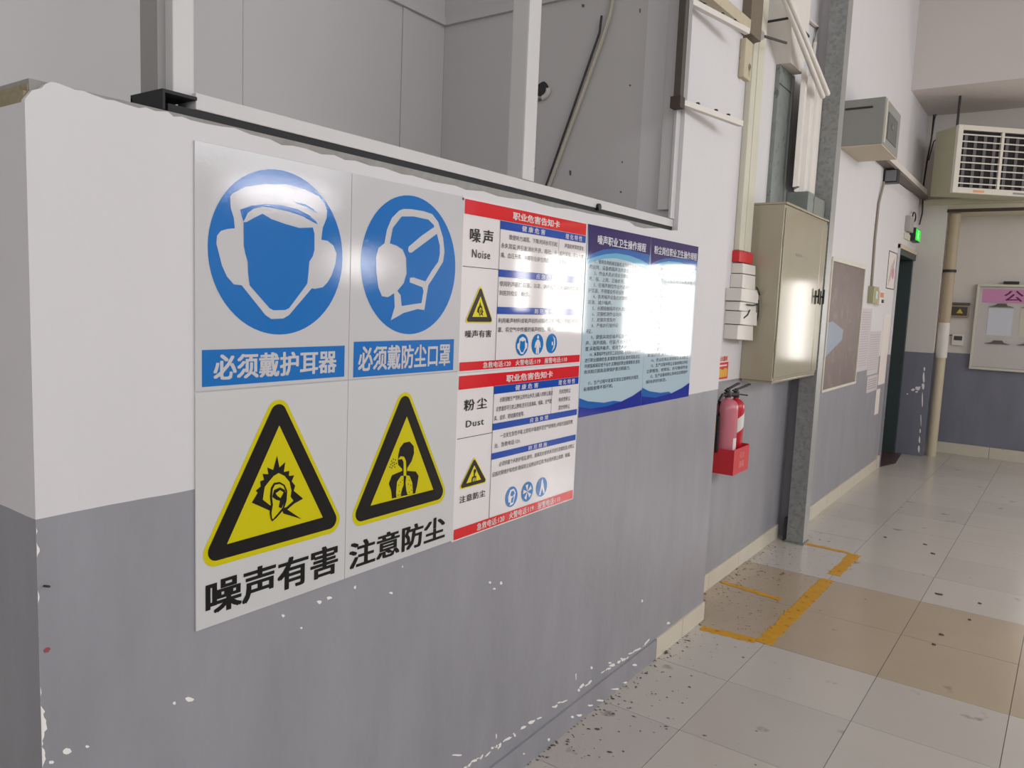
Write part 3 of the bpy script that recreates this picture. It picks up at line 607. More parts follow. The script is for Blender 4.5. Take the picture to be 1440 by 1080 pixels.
yb2 = .5*(w0(c8(818,300))[0]+w0(c9(725,780))[0]); zt, zb = 1.874, 1.194
n1 = [(ya,zt),(yb2,zt)]+P(c8,(815,452),(700,425),(600,402),(480,392),(380,398),(300,425),(236,457))
arc1 = P(c8,(236,457),(300,425),(380,398),(480,392),(600,402),(700,425),(815,452))
b1 = arc1+P(c8,(815,545),(740,500),(620,455),(500,433),(400,440),(310,462),(228,492))
k1 = P(c8,(236,480),(310,455),(400,430),(500,425),(620,450),(740,495),(815,540),(810,600),(740,560),(620,510),(500,480),(400,480),(310,500),(228,530))
lm1 = P(c9,(150,785),(230,812),(380,826),(470,808),(540,815),(400,862),(260,884),(140,874)); ld1 = P(c9,(140,868),(260,880),(400,860),(540,815),(650,760),(728,705))+[(yb2,zb),(ya,zb)]
body1 = ['1、使用各类机械设备前,应先检查设备是否完好','的运转、设备的隔声消声装置是否正常。','2、作业人员必须接受职业卫生培训','考、核、上岗。正确使用。','3、在噪声岗位作业时必须佩戴','护耳器、不得擅自停用设施','4、各类噪声设备应定期维护、保养','润滑、减少噪声。','5、长期接触噪声的人员应定期','6、定期检测作业场所','7、发现异常及时','8、严格执行操作规','程。','9、提倡采用低噪声设备作业,','声、消声措施。尽量(不允许超标作业)。','置,采取隔声吸声、使用个人防护用品。','10、从事噪声作业的员工,应在岗前、在岗期间和离岗时','进行职业健康检查,发现职业禁忌证,及时调离岗位,','并按国家规定给予治疗,定期组织职业健康教育,普及','有关知识提高自我保护意识和能力。','','11、生产过程中发现异常应立即停机并报告,','未排除故障不得开机。']
zl = np.linspace(w0(c8(310,508))[1], w0(c9(190,706))[1], len(body1)); W1 = yb2-ya
rows = [(t_, (.06 if t_[0].isdigit() else .025), min(W1*.93-(.06 if t_[0].isdigit() else .025), len(t_)*.0225), z) for t_, z in zip(body1, zl) if t_]
poster('blue procedure poster next to the red headed cards, heading about noise', ya, yb2-.001, zb, zt, n1, b1, k1, lm1, ld1, '噪声职业卫生操作规程', (w0(c8(322,300))[0], w0(c8(766,380))[0], w0(c8(325,350))[1], w0(c8(325,262))[1]), rows, .0025)
n2 = [(yb2,zt),(yc2,zt)]+P(c8,(1250,510),(1150,490),(1050,478),(950,480),(870,500),(812,535))
b2 = P(c8,(812,535),(870,500),(950,480),(1050,478),(1150,490),(1255,510),(1250,600),(1180,555),(1080,515),(980,505),(900,520),(812,558))
k2 = P(c8,(812,550),(900,512),(980,498),(1080,508),(1180,548),(1250,595),(1250,640),(1180,600),(1080,560),(980,545),(900,555),(812,590))
lm2 = P(c9,(722,690),(800,720),(900,735),(980,725),(1010,745),(850,785),(720,775)); ld2 = P(c9,(720,770),(850,780),(1000,740),(1100,690),(1178,640))+[(yc2,zb),(yb2,zb)]
body2 = ['1、粉尘岗位作业人员上岗前必须','经过职业卫生培训并考核合格。','2、作业前检查除尘设施是否','完好、运转正常。','3、作业时必须按规定佩戴防尘口罩。','4、保持作业场所清洁','定期清扫积尘','5、除尘设备','不得停用','6、定期检测','粉尘浓度','7、发现泄漏','及时处理','8、严禁在作业场所饮食','吸烟、休息、存放食品。','9、定期进行职业健康检查','发现异常,及时、调离、治疗。','10、作业结束后清理现场,关闭除尘','11、生产过程中除尘设备故障应停机','立即报告、检修后、方可继续作业','12、生产设备和除尘系统应定期维护','保持良好状态。']
zl = np.linspace(w0(c8(880,575))[1], w0(c9(760,640))[1], len(body2)); W2 = yc2-yb2
rows = [(t_, (.07 if t_[0].isdigit() else .03), min(W2*.93-(.07 if t_[0].isdigit() else .03), len(t_)*.029), z) for t_, z in zip(body2, zl)]
poster('blue procedure poster nearest the pillar corner, heading about dust posts', yb2+.001, yc2, zb, zt, n2, b2, k2, lm2, ld2, '粉尘岗位职业卫生操作规程', (w0(c8(843,400))[0], w0(c8(1236,460))[0], w0(c8(845,437))[1], w0(c8(845,360))[1]), rows, .0025)

# ================================================================== THINGS ON THE RECESSED WALL
GALV = mat('galvanised_steel', (134,140,136), .5, .35, vary=.2, scale=18, dark=(104,108,106), dth=.6, dscale=22)
GALV_L = mat('galvanised_steel_clean', (168,168,166), .42, .5, vary=.12, scale=8)
CAB = mat('beige_cabinet_enamel', (168,160,138), .13, vary=.05, scale=3, spec=.6)
CREAM = mat('cream_plastic', (208,204,186), .5, vary=.07, scale=6)
OFFW = mat('offwhite_plastic', (220,214,206), .5, vary=.06, scale=9)
DARK = mat('dark_iron', (40,38,38), .5)
BLACK = mat('black_plastic', (26,26,28), .4)
STEEL = mat('brushed_steel', (170,170,170), .3, .9)
# steel column
px0, px1, py0, py1 = -.056, .056, 5.425, 5.552
s = thing('steel_column', 'mottled galvanised steel column standing behind the beige cabinet', 'column', (0,5.49,0))
COLM = mat('column_zinc', (150,152,151), .42, .45, vary=.25, scale=22, dark=(136,139,137), dth=.52, dscale=38)
MB().box(px0, px1, py0, py0+.008, .012, HZ).build('web', COLM, s)
MB().box(px1-.008, px1, py0+.009, py1, .012, HZ).build('flange', GALV_L, s)
MB().box(px0, px0+.008, py0+.009, py1, .012, HZ).build('flange', GALV_L, s)
MB().box(px1-.02, px1-.009, py1-.008, py1, .012, HZ).build('return_lip', GALV_L, s)
MB().box(px0-.01, px1+.008, py0-.012, py1, 0, .011).build('base_plate', GALV, s)
MB().box(px0-.03, px0-.004, 5.44, 5.5, .0, .16).build('mortar_lump', mat('dark_grime',(58,56,58),.9,vary=.2), s)

# distribution cabinet
BX0, BX1, BY0, BY1, BZ0, BZ1 = X_REC, .044, 4.462, 5.412, 1.197, 2.2
s = thing('electrical_cabinet', 'beige steel electrical cabinet hanging in the recess above the extinguishers', 'cabinet', (-.05,4.93,BZ0))
MB().box(BX0, BX1, BY0, BY1, BZ0, BZ1).build('body', CAB, s, bevel=.004)
dm = MB().box(BX1+.001, BX1+.008, BY0+.012, 5.275, BZ0+.02, BZ1-.02).build('door', CAB, s, bevel=.003)
dn = MB().box(BX1+.001, BX1+.008, 5.281, BY1-.008, BZ0+.02, BZ1-.02).build('door', CAB, s, bevel=.003)
for d, y in ((dm,5.235),(dn,5.36)):
    h = MB().box(BX1+.008, BX1+.014, y-.011, y+.011, 1.655, 1.745).box(BX1+.014, BX1+.03, y-.006, y+.006, 1.70, 1.712).box(BX1+.024, BX1+.034, y-.006, y+.006, 1.66, 1.755)
    h.build('handle', BLACK, d, bevel=.002)
MB().box(BX1+.008, BX1+.011, 5.18, 5.21, 1.70, 1.712).build('latch', DARK, dm)
MB().box(BX0, BX1+.012, BY0-.002, BY1, BZ1+.0005, BZ1+.012).build('top_lip', CAB, s, bevel=.002)
MB().box(BX0+.01, BX1, BY0+.01, BY1-.01, BZ0-.014, BZ0-.0005).build('bottom_lip', CAB, s, bevel=.002)
for z in (1.4, 2.0): MB().tube([(BX1+.006,BY0+.006,z-.03),(BX1+.006,BY0+.006,z+.03)], .005, 8).build('hinge', CAB, s)
lb = onX(1130,352,BX1+.0085)
MB().box(BX1+.0082, BX1+.009, 4.72, 4.85, 1.93, 1.945).build('scratch_plate', mat('scratch',(120,112,96),.5), dm)

# galvanised trunking above the cabinet with its pale elbow
s = thing('cable_trunking', 'flat galvanised cable trunking rising from the cabinet top to a pale elbow', 'trunking', (-.12,4.86,2.213))
MB().box(X_REC, -.118, 4.70, 4.94, 2.2135, 3.04).build('trunk', GALV, s, bevel=.003)
MB().box(-.1178, -.116, 4.70, 4.94, 2.93, 2.935).build('joint_line', DARK, s)
MB().box(X_REC+.002, -.112, 4.95, 4.985, 2.2135, 3.04).build('return_edge', GALV_L, s)
MB().hexa([(X_REC,4.70,3.041),(-.06,4.70,3.041),(-.06,4.95,3.041),(X_REC,4.95,3.041)], [(X_REC,4.46,3.2),(.0,4.46,3.2),(.0,4.80,3.2),(X_REC,4.80,3.2)]).build('elbow', OFFW, s)
MB().box(X_REC, .0, 4.46, 4.80, 3.205, HZ).build('riser', OFFW, s, bevel=.003)
MB().box(X_REC+.01, .006, 4.455, 4.805, 3.201, 3.212).build('flange', DARK, s)
s = thing('trunking_box', 'short galvanised trunk box between the cabinet top and the ribbed sheet', 'trunking', (-.1,5.15,2.213))
MB().box(X_REC+.001, .02, 5.0, 5.13, 2.2135, 2.345).build('box', GALV, s, bevel=.003)
MB().box(X_REC, .02, 5.145, 5.415, 2.2135, 2.335).build('box', mat('grey_green_paint',(122,126,118),.5), s, bevel=.003)
MB().box(X_REC, .0, 5.132, 5.143, 2.2135, 2.35).build('gap_strip', DARK, s)
# ribbed sheet
n = 34; lo = []; top = []
for k in range(n+1):
    y = 4.91+(5.415-4.91)*k/n; x = -.055+.036*max(-.6, min(.6, math.sin(k/n*2*math.pi*3.0)*1.3))
    lo.append((x,y,2.36+.012*math.sin(k*.5))); top.append((x,y,3.06))
b = MB()
for k in range(n):
    q = [lo[k],lo[k+1],top[k+1],top[k]]; b.hexa(q, [(p[0]+.002,p[1],p[2]) for p in q])
s = single('ribbed_sheet', b, OFFW, 'off-white ribbed metal sheet fixed upright between trunking and steel column', 'metal sheet')
# diagonal conduits
CG = 'thin pipes above the ribbed sheet'
for k, (p, q, lab) in enumerate([((1098,-14),(1157,136),'upright-left one of two slanting pale pipes meeting the steel column'), ((1106,-10),(1164,132),'upper right one of two slanting pale pipes meeting the steel column')]):
    a, c = onX(*p,.026+.02*k), onX(*q,.026+.02*k)
    single('slanting_pipe', MB().tube([tuple(a),tuple(a*.5+c*.5),tuple(c)], .016, 10), OFFW, lab, 'pipe', smooth=True, group=CG)
pts = [onX(*p,X_REC+.014) for p in ((1116,8),(1145,34),(1149,38),(1146,60),(1143,86))]
single('bent_conduit', MB().tube([tuple(p) for p in pts], .013, 8), OFFW, 'pale conduit bent downwards on the white wall beside the steel column', 'pipe', smooth=True)
# cream trunking with torn wrapped end
s = thing('cream_trunking', 'wide cream plastic cable trunking running down beside the pillar corner', 'trunking', (X_REC,4.33,1.9))
MB().box(X_REC, X_REC+.034, 4.21, 4.40, 1.925, HZ).build('trunk', CREAM, s, bevel=.006)
MB().box(X_REC+.0342, X_REC+.037, 4.28, 4.30, 1.925, HZ).build('cover_rib', CREAM, s, bevel=.002)
MB().box(X_REC-.0, X_REC+.042, 4.195, 4.42, 1.862, 1.922).build('red_tape', mat('red_tape',(206,36,44),.4), s, bevel=.002)
s = thing('wrapped_cable_bundle', 'torn off-white wrapped bundle below the red tape, left of the cabinet', 'cable bundle', (X_REC,4.33,1.51))
rnd = random.Random(3); z = 1.858; k = 0
while z > 1.52:
    h = rnd.uniform(.05,.085); a = 4.20-(.06 if z < 1.77 else 0)+rnd.uniform(-.012,.012); b_ = 4.425+rnd.uniform(-.01,.02); xo = X_REC+.06+(.022 if z < 1.77 else 0)+rnd.uniform(-.006,.008)
    lo = [(X_REC,a,z-h),(xo,a+rnd.uniform(0,.012),z-h),(xo,b_,z-h-rnd.uniform(0,.012)),(X_REC,b_,z-h)]; hi = [(X_REC,a,z-.004),(xo,a+rnd.uniform(0,.012),z-.004),(xo-.004,b_,z-.006),(X_REC,b_,z-.004)]
    MB().hexa(lo, hi).build('wrap_piece', OFFW, s, bevel=.004); z -= h; k += 1
for (y0,z0,y1,z1) in ((4.38,1.73,4.45,1.69),(4.24,1.63,4.43,1.635),(4.2,1.555,4.3,1.60),(4.43,1.66,4.44,1.54)):
    MB().tube([(X_REC+.088,y0,z0),(X_REC+.092,(y0+y1)/2,(z0+z1)/2-.005),(X_REC+.086,y1,z1)], .004, 6).build('dark_tie', DARK, s)
p = onX(1033,472,X_REC)
single('hole_disc', MB().tube([(X_REC,p[1],p[2]),(X_REC+.006,p[1],p[2])], .014, 10), DARK, 'dark disc standing for a small hole in the white wall above the fire sticker', 'wall plug')  # flat dark disc in place of a hole in the wall
# steel holder swung from the pillar corner
s = thing('swing_frame', 'dusty steel bracket frame swung off the pillar top corner', 'bracket', (.02,3.02,2.43))
MB().box(.004, .034, 2.985, 3.012, 2.42, 3.4).build('stile', mat('dusty_dark_steel',(88,82,76),.6,.3,vary=.2,scale=30), s, bevel=.002)
MB().box(.004, .036, 3.016, 3.052, 2.44, 3.4).build('stile', GALV_L, s, bevel=.002)
def rail(z):
    d = Vector((math.sin(.19), math.cos(.19), 0)); nrm = Vector((d.y,-d.x,0)); a = Vector((.02,3.03,z)); q = []
    b = MB()
    for t in (0,.47):
        c = a+d*t; q.append([tuple(c+nrm*u+Vector((0,0,v))) for u,v in ((-.012,-.012),(.012,-.012),(.012,.012),(-.012,.012))])
    b.hexa(q[0], q[1]); return b, d, a
for z in (2.432, 2.83):
    b, d, a = rail(z); r_ = b.build('rail', OFFW, s, bevel=.002)
    for t in (.12,.26,.36):
        c = a+d*t; MB().box(c.x-.006, c.x+.006, c.y-.008, c.y+.008, z+.012, z+.022).build('clip', DARK, r_)
MB().box(-.004, .04, 2.975, 3.02, 2.40, 2.445).build('hinge_block', mat('rust_block',(70,60,54),.7,vary=.2), s)
# cream bracket beam on top of the pillar
BM = mat('aged_cream_paint', (190,178,152), .6, vary=.15, scale=14, dark=(110,94,74), dth=.62, dscale=16)
s = thing('bracket_beam', 'aged cream steel angle beam bolted near the pillar top', 'bracket', (.03,3.55,2.92))
b = MB(); a, c = onX(985,-16,.02), onX(1047,36,.02)
b.hexa([tuple(a+np.array(v)) for v in ((-.015,0,-.03),(.03,0,-.03),(.03,0,.02),(-.015,0,.02))], [tuple(c+np.array(v)) for v in ((-.015,0,-.03),(.03,0,-.03),(.03,0,.02),(-.015,0,.02))]); b.build('angle', BM, s)
MB().box(-.01, .045, 3.70, 3.86, 2.90, 3.4).build('end_block', mat('dark_oak_paint',(112,100,84),.7,vary=.2,scale=20), s, bevel=.004)
MB().box(.0, .03, 3.70, 3.80, 2.70, 2.88).build('hook_plate', BM, s, bevel=.008)
MB().prism([(3.87,2.90),(4.0,2.96),(4.0,2.99),(3.92,2.99),(3.87,2.97)], 'x', .0, .012).build('bolt_plate', GALV_L, s)
for y, z in ((3.89,2.955),(3.90,2.925)): MB().tube([(.012,y,z),(.018,y,z)], .008, 8).build('bolt', DARK, s)
MB().tube([(-.12,4.0,2.98),(.005,4.02,2.98),(.005,4.38,3.05)], .007, 8).build('tie_rod', DARK, s)

# fire extinguishers
RED = mat('extinguisher_red', (190,28,46), .28, vary=.05); PINK = mat('pinkish_red', (196,112,124), .3, vary=.08, scale=12); BOXR = mat('red_box_paint', (206,46,56), .4, vary=.08)  # PINK is a lighter, pinker red for the nearer bottle
FX0, FX1, FY0, FY1, FZ0, FZ1 = X_REC+.001, .016, 4.0, 4.245, .715, .855
s = thing('extinguisher_holder', 'open red metal box on the wall holding two fire extinguishers', 'extinguisher box', ((FX0+FX1)/2,4.12,FZ0))
MB().box(FX1-.004, FX1, FY0, FY1, FZ0, FZ1).build('front_panel', BOXR, s)
MB().box(FX0, FX1-.0045, FY0, FY0+.004, FZ0, FZ1-.004).build('side_panel', BOXR, s)
MB().box(FX0, FX1-.0045, FY1-.004, FY1, FZ0, FZ1+.004).build('side_panel', BOXR, s)
MB().box(FX0, FX0+.004, FY0+.0045, FY1-.0045, FZ0, FZ1+.03).build('back_panel', BOXR, s)
MB().box(FX0+.0045, FX1-.0045, FY0+.0045, FY1-.0045, FZ0, FZ0+.004).build('base', BOXR, s)
b = MB(); put_text(b, '灭火', FX1+.0006, 4.085, 4.165, .795, .832, .01); put_text(b, '器箱', FX1+.0006, 4.085, 4.165, .745, .782, .01)
b.build('lettering', mat('faded_white_print',(228,150,140),.5), s)
def extinguisher(cx, cy, z0, h, r, m, label, ang, paler):
    s = thing('fire_extinguisher', label, 'fire extinguisher', (cx,cy,z0), 'fire extinguishers in the red box')
    pr = [(r*.9,0),(r,.012),(r,h-.05),(r*.97,h-.032),(r*.82,h-.014),(r*.5,h),(r*.3,h+.004),(r*.3,h+.012)]
    MB().lathe((cx,cy,z0), pr, 28).build('cylinder', m, s, smooth=True)
    v = MB().lathe((cx,cy,z0+h+.012), [(.015,0),(.017,.004),(.017,.03),(.012,.036),(.012,.05)], 14).build('valve', DARK, s, smooth=True)
    d = Vector((math.cos(ang), math.sin(ang), 0)); q = Vector((-d.y,d.x,0))
    def bar(p0, p1, w, t):
        p0, p1 = Vector(p0), Vector(p1); return MB().hexa([tuple(p0+q*u+Vector((0,0,w_))) for u,w_ in ((-w,-t),(w,-t),(w,t),(-w,t))], [tuple(p1+q*u+Vector((0,0,w_))) for u,w_ in ((-w,-t),(w,-t),(w,t),(-w,t))])
    c = Vector((cx,cy,z0+h+.035))
    bar(c-d*.03, c+d*.075-Vector((0,0,.012)), .009, .004).build('carry_handle', BLACK, s, bevel=.002)
    bar(c-d*.025+Vector((0,0,.014)), c+d*.09+Vector((0,0,.05)), .01, .004).build('squeeze_lever', BLACK, s, bevel=.002)
    MB().tube([tuple(c+q*.017-Vector((0,0,.01))), tuple(c+q*.03-Vector((0,0,.01)))], .013, 12).build('gauge', mat('gauge_rim',(200,196,190),.3,.6), v)
    hp = [c-d*.012-Vector((0,0,.012)), c-d*.05-Vector((0,0,.008)), c-d*.075-Vector((0,0,.04)), c-d*(r+.016)-Vector((0,0,.12)), c-d*(r+.014)-Vector((0,0,.32))]
    MB().tube([tuple(p) for p in hp], .009, 8).build('hose', BLACK, s, smooth=True)
    # labels wrapped round the cylinder
    def wrap(a0, a1, z1, z2, nm, mm, tilt=0):
        n = 8; b = MB(); vs = []
        for k in range(n+1):
            t = math.radians(a0+(a1-a0)*k/n); zz_ = tilt*(k/n-.5)
            vs += [(cx+(r+.0006)*math.cos(t), cy+(r+.0006)*math.sin(t), z1+zz_), (cx+(r+.0006)*math.cos(t), cy+(r+.0006)*math.sin(t), z2+zz_)]
        b.add(vs, [(2*k,2*k+2,2*k+3,2*k+1) for k in range(n)]); b.build(nm, mm, s, smooth=True)
    if paler:
        wrap(-25, 12, z0+.10, z0+.19, 'paper_tag', mat('tag_white',(226,216,214),.5)); wrap(-150,-125, z0+.08, z0+.28, 'yellow_label', mat('label_yellow',(196,164,20),.5))
    else:
        wrap(-70, 20, z0+.22, z0+.30, 'white_label', mat('label_pale',(214,214,206),.5), .05)
    return s
extinguisher(-.064, 4.068, FZ0+.0045, .395, .059, PINK, 'faded pinkish fire extinguisher with black levers, nearer in the red box', math.radians(75), True)
extinguisher(-.06, 4.187, FZ0+.0045, .385, .05, RED, 'bright red fire extinguisher behind the faded pinkish one', math.radians(60), False)
# fire sticker
s = thing('fire_sticker', 'small red and yellow fire equipment sticker above the extinguishers', 'sticker', (X_REC,4.17,1.2))
MB().box(X_REC, X_REC+.001, 4.08, 4.262, 1.205, 1.345).build('paper', mat('sticker_white',(232,206,200),.4), s)
b = MB(); poly_mesh(b, [(4.086,1.212),(4.256,1.212),(4.256,1.305),(4.086,1.305)], X_REC+.0015); b.build('red_panel', mat('sticker_red',(206,44,44),.4), s)
b = MB(); poly_mesh(b, [(4.098,1.222),(4.245,1.222),(4.245,1.266),(4.21,1.275),(4.17,1.262),(4.13,1.272),(4.098,1.262)], X_REC+.002); b.build('yellow_picture', mat('sticker_yellow',(226,170,60),.4), s)
b = MB(); poly_mesh(b, [(4.11,1.283),(4.235,1.283),(4.235,1.292),(4.11,1.292)], X_REC+.002); b.build('white_line', mat('sticker_white',(232,206,200),.4), s)
b = MB(); put_text(b, '灭火器材', X_REC+.002, 4.105, 4.235, 1.312, 1.34, .015); b.build('lettering', mat('sticker_red',(206,44,44),.4), s)

# ================================================================== PASSAGE WALL
# big weathered board
BW = mat('weathered_brown_board', (114,96,92), .5, vary=.2, scale=7, dark=(128,110,100), dth=.58, dscale=9)
XP = X_PAS
s = thing('weathered_board', 'weathered brown board in a cream frame, with a pale blue torn patch', 'board', (XP,6.68,1.0))
MB().box(XP, XP+.018, 6.10, 7.235, 1.02, 1.99).build('panel', BW, s)
for a in ((6.08,7.255,1.99,2.02),(6.08,7.255,1.0,1.02)): MB().box(XP, XP+.03, a[0], a[1], a[2], a[3]).build('frame_rail', CREAM, s, bevel=.002)
for y in (6.08, 7.236): MB().box(XP, XP+.028, y, y+.019, 1.0205, 1.9895).build('frame_stile', CREAM, s, bevel=.002)
pp = [onX(*p,XP+.0186) for p in ((1158,455),(1171,452),(1186,464),(1184,478),(1172,490),(1158,505),(1155,490))]
b = MB(); poly_mesh(b, [(p[1],p[2]) for p in pp], XP+.0188); b.build('torn_patch', mat('pale_blue_paper',(146,156,170),.6), s)
# sheets of paper
PAP = mat('lilac_grey_paper', (198,188,190), .6, vary=.04); PAP2 = mat('white_paper', (222,212,206), .6, vary=.03); INK = mat('faint_grey_print', (182,172,175), .7); INKD = mat('grey_print', (158,148,150), .7)
def sheet(y0, y1, z0, z1, label, m, ink, lines_, x=XP, dx=.0012):
    s = thing('notice_sheet', label, 'paper', (x,(y0+y1)/2,z0), 'paper notices beside the green door')
    MB().box(x+.0002, x+dx, y0, y1, z0, z1).build('paper', m, s)
    b = MB(); r = random.Random(int(y0*1000+z0*100)); z = z1-.04
    while z > z0+.03 and lines_:
        poly_mesh(b, [(y0+.03,z),(y1-.03-r.uniform(0,.15)*(y1-y0),z),(y1-.03-r.uniform(0,.02),z+.008),(y0+.03,z+.008)], x+dx+.0004); z -= .022
    if lines_: o = b.build('print_rows', ink, s); o['kind'] = 'stuff'
sheet(7.27, 7.83, 1.09, 1.66, 'large lilac notice sheet directly right of the weathered board', PAP, INK, True)
sheet(7.84, 8.36, 1.03, 1.45, 'lilac notice sheet below the switch boxes, second from the weathered board', PAP, INK, True)
sheet(7.90, 8.40, .86, 1.02, 'low lilac notice sheet hanging across the paint line', PAP, INKD, True)
sheet(8.44, 8.80, .90, 1.62, 'tall pale notice sheet closest to the green door', PAP2, INK, False)
sheet(8.40, 8.60, .60, .86, 'narrow white paper strip low beside the door', PAP2, INK, False)
s = thing('framed_print', 'black bordered print with a pink flower beside the top of the door', 'poster', (XP,8.6,1.87))
MB().box(XP, XP+.004, 8.37, 8.82, 1.87, 2.24).build('paper', PAP2, s)
for a in ((8.37,8.82,2.232,2.24),(8.37,8.82,1.87,1.878),(8.37,8.385,1.879,2.231),(8.805,8.82,1.879,2.231)): MB().box(XP+.0042, XP+.006, *a).build('border', DARK, s)
b = MB(); poly_mesh(b, disc(8.68,2.03,.06,9), XP+.0045); b.build('pink_bloom', mat('bloom_pink',(216,130,160),.6), s)
for q in range(4):
    b = MB(); poly_mesh(b, [(8.45+.06*q,1.9+.05*q),(8.47+.06*q,1.9+.04*q),(8.56+.05*q,2.1+.03*q),(8.55+.05*q,2.11+.03*q)], XP+.0046); b.build('grey_stem', INKD, s)
# switches and conduit
s = thing('switch_box', 'olive switch box where the wall conduit ends', 'switch box', (XP,7.68,1.72))
MB().box(XP, XP+.05, 7.56, 7.79, 1.71, 1.86).build('case', mat('olive_enamel',(160,156,118),.5), s, bevel=.004)
MB().box(XP+.0505, XP+.056, 7.63, 7.72, 1.75, 1.82).build('rocker', CREAM, s, bevel=.002)
s = thing('isolator_switch', 'small white isolator with an orange label right of the olive switch box', 'switch box', (XP,7.95,1.70))
MB().box(XP, XP+.05, 7.85, 8.06, 1.70, 1.83).build('case', OFFW, s, bevel=.004)
MB().box(XP+.0505, XP+.052, 7.87, 8.03, 1.77, 1.815).build('orange_label', mat('orange_label',(214,130,96),.5), s)
MB().box(XP+.0505, XP+.058, 7.95, 8.03, 1.72, 1.75).build('toggle', DARK, s)
single('wall_conduit', MB().tube([(XP+.012,7.64,1.862),(XP+.012,7.6,2.3),(XP+.012,7.62,2.6),(XP+.02,7.72,2.80)], .011, 8), mat('grey_conduit',(150,138,124),.6), 'thin grey conduit rising from the olive switch box', 'conduit', smooth=True)
s = thing('wall_speaker', 'small dark box light sticking out below the grey duct', 'lamp', (-.02,7.82,2.8))
MB().box(XP, .035, 7.76, 7.88, 2.80, 2.92).build('housing', BLACK, s, bevel=.008)
MB().box(XP+.02, .026, 7.754, 7.7595, 2.812, 2.908).build('front_lens', mat('grey_lens',(120,120,122),.3), s, bevel=.002)
# duct
DUCT = mat('grey_duct_paint', (142,142,136), .5, vary=.06, scale=4); DUCTU = mat('cream_duct_paint', (196,184,162), .6)
s = thing('air_duct', 'grey sheet metal duct box high on the passage wall', 'duct', (.05,6.4,2.812))
MB().box(XP, .2, 6.1, 6.72, 2.82, 3.145).build('box', DUCT, s, bevel=.004)
MB().box(XP+.002, .198, 6.103, 6.717, 2.812, 2.8195).build('underside_panel', DUCTU, s)
MB().box(XP+.02, .12, 6.094, 6.0995, 3.075, 3.088).build('stain_line', DARK, s)
MB().box(.2002, .212, 6.11, 6.14, 2.83, 3.135).build('edge_strip', CREAM, s)
MB().box(.2002, .205, 6.24, 6.6, 2.88, 3.07).build('side_cover', mat('dark_grey_paint',(96,96,94),.5), s)
MB().box(.2052, .213, 6.35, 6.41, 2.97, 3.0).build('catch', STEEL, s)
s = thing('cable_duct', 'narrow grey-white cable duct running from the duct box to the far corner', 'trunking', (-.05,8.5,2.95))
MB().box(XP, -.015, 6.73, 9.9, 2.965, 3.03).build('duct', OFFW, s, bevel=.003)
MB().box(XP, .0, 6.73, 9.9, 2.93, 2.958).build('lower_cable_tray', mat('tray_dark',(110,100,92),.6), s)
s = thing('junction_box', 'grey junction box above the door with coiled black cable', 'junction box', (XP,9.25,2.5))
MB().box(XP, XP+.05, 9.12, 9.36, 2.5, 2.66).build('case', mat('box_grey',(168,164,160),.5), s, bevel=.004)
MB().tube([(XP+.03,9.36+.1*math.cos(t)+.1,2.68+.05*math.sin(t)) for t in [k*.45 for k in range(15)]], .007, 6).build('coil', BLACK, s, smooth=True)
MB().box(XP, XP+.02, 9.1, 9.4, 2.42, 2.48).build('mounting_strip', CREAM, s)
s = thing('exit_sign', 'lit green emergency exit sign over the dark green door', 'exit sign', (XP,9.62,2.43))
MB().box(XP, XP+.06, 9.46, 9.8, 2.43, 2.57).build('case', DARK, s, bevel=.004)
MB().box(XP+.0605, XP+.063, 9.472, 9.788, 2.44, 2.56).build('green_panel', mat('exit_green',(0,190,40),.4,emit=1.2), s)
b = MB(); q = lambda pts: [(9.63+u*.1, 2.5+v*.06) for u,v in pts]
for pg in ([(-.1,.85),(.15,.85),(.2,.55),(-.1,.55)], [(-.3,.45),(.25,.5),(.5,.2),(.4,.1),(.2,.3),(.15,-.1),(.4,-.5),(.3,-.8),(.2,-.75),(.2,-.5),(-.1,-.2),(-.3,-.6),(-.6,-.6),(-.6,-.5),(-.35,-.45),(-.15,.25),(-.35,.2),(-.45,0),(-.55,.05)]): poly_mesh(b, q(pg), XP+.0636)
b.build('running_figure', mat('exit_white',(210,255,214),.4,emit=.9), s)

# ================================================================== FAR END
PIPE = mat('cream_pvc_pipe', (196,184,158), .45, vary=.08, scale=7)
pc = (.27, 10.07)
s = thing('drain_pipe', 'cream drain pipe standing at the pier corner', 'pipe', (pc[0],pc[1],0))
MB().tube([(pc[0],pc[1],0),(pc[0],pc[1],1.15)], .052, 20).build('lower_pipe', PIPE, s, smooth=True)
MB().tube([(pc[0],pc[1],1.15),(pc[0],pc[1],1.55)], .06, 20).build('sleeve', OFFW, s, smooth=True)
MB().tube([(pc[0],pc[1],1.55),(pc[0],pc[1],2.775)], .058, 20).build('upper_pipe', mat('tan_pvc_pipe',(176,160,134),.5,vary=.08), s, smooth=True)
MB().tube([(pc[0],pc[1],2.12),(pc[0],pc[1],2.15)], .068, 20).build('collar', DARK, s, smooth=True)
YA = Y_ALC
s = thing('meter_panel', 'dark wall panel with a small yellow warning triangle beside the drain pipe', 'panel', (.35,YA,1.62))
MB().box(.235, .47, YA-.06, YA, 1.62, 1.76).build('case', mat('tan_case',(150,134,110),.5), s, bevel=.004)
MB().box(.25, .455, YA-.064, YA-.0605, 1.64, 1.74).build('dark_face', mat('dark_face',(70,62,58),.4), s)
b = MB(); b.add([(.345,YA-.065,1.665),(.415,YA-.065,1.665),(.38,YA-.065,1.72)], [(0,1,2)]); b.build('yellow_triangle', mat('tri_yellow',(200,180,40),.5), s)
MB().box(.23, .475, YA-.07, YA, 1.765, 1.79).build('hood', mat('hood_dark',(88,84,80),.5), s)
s = thing('socket_panel', 'small white wall socket with a dark window below the warning panel', 'socket', (.38,YA,1.29))
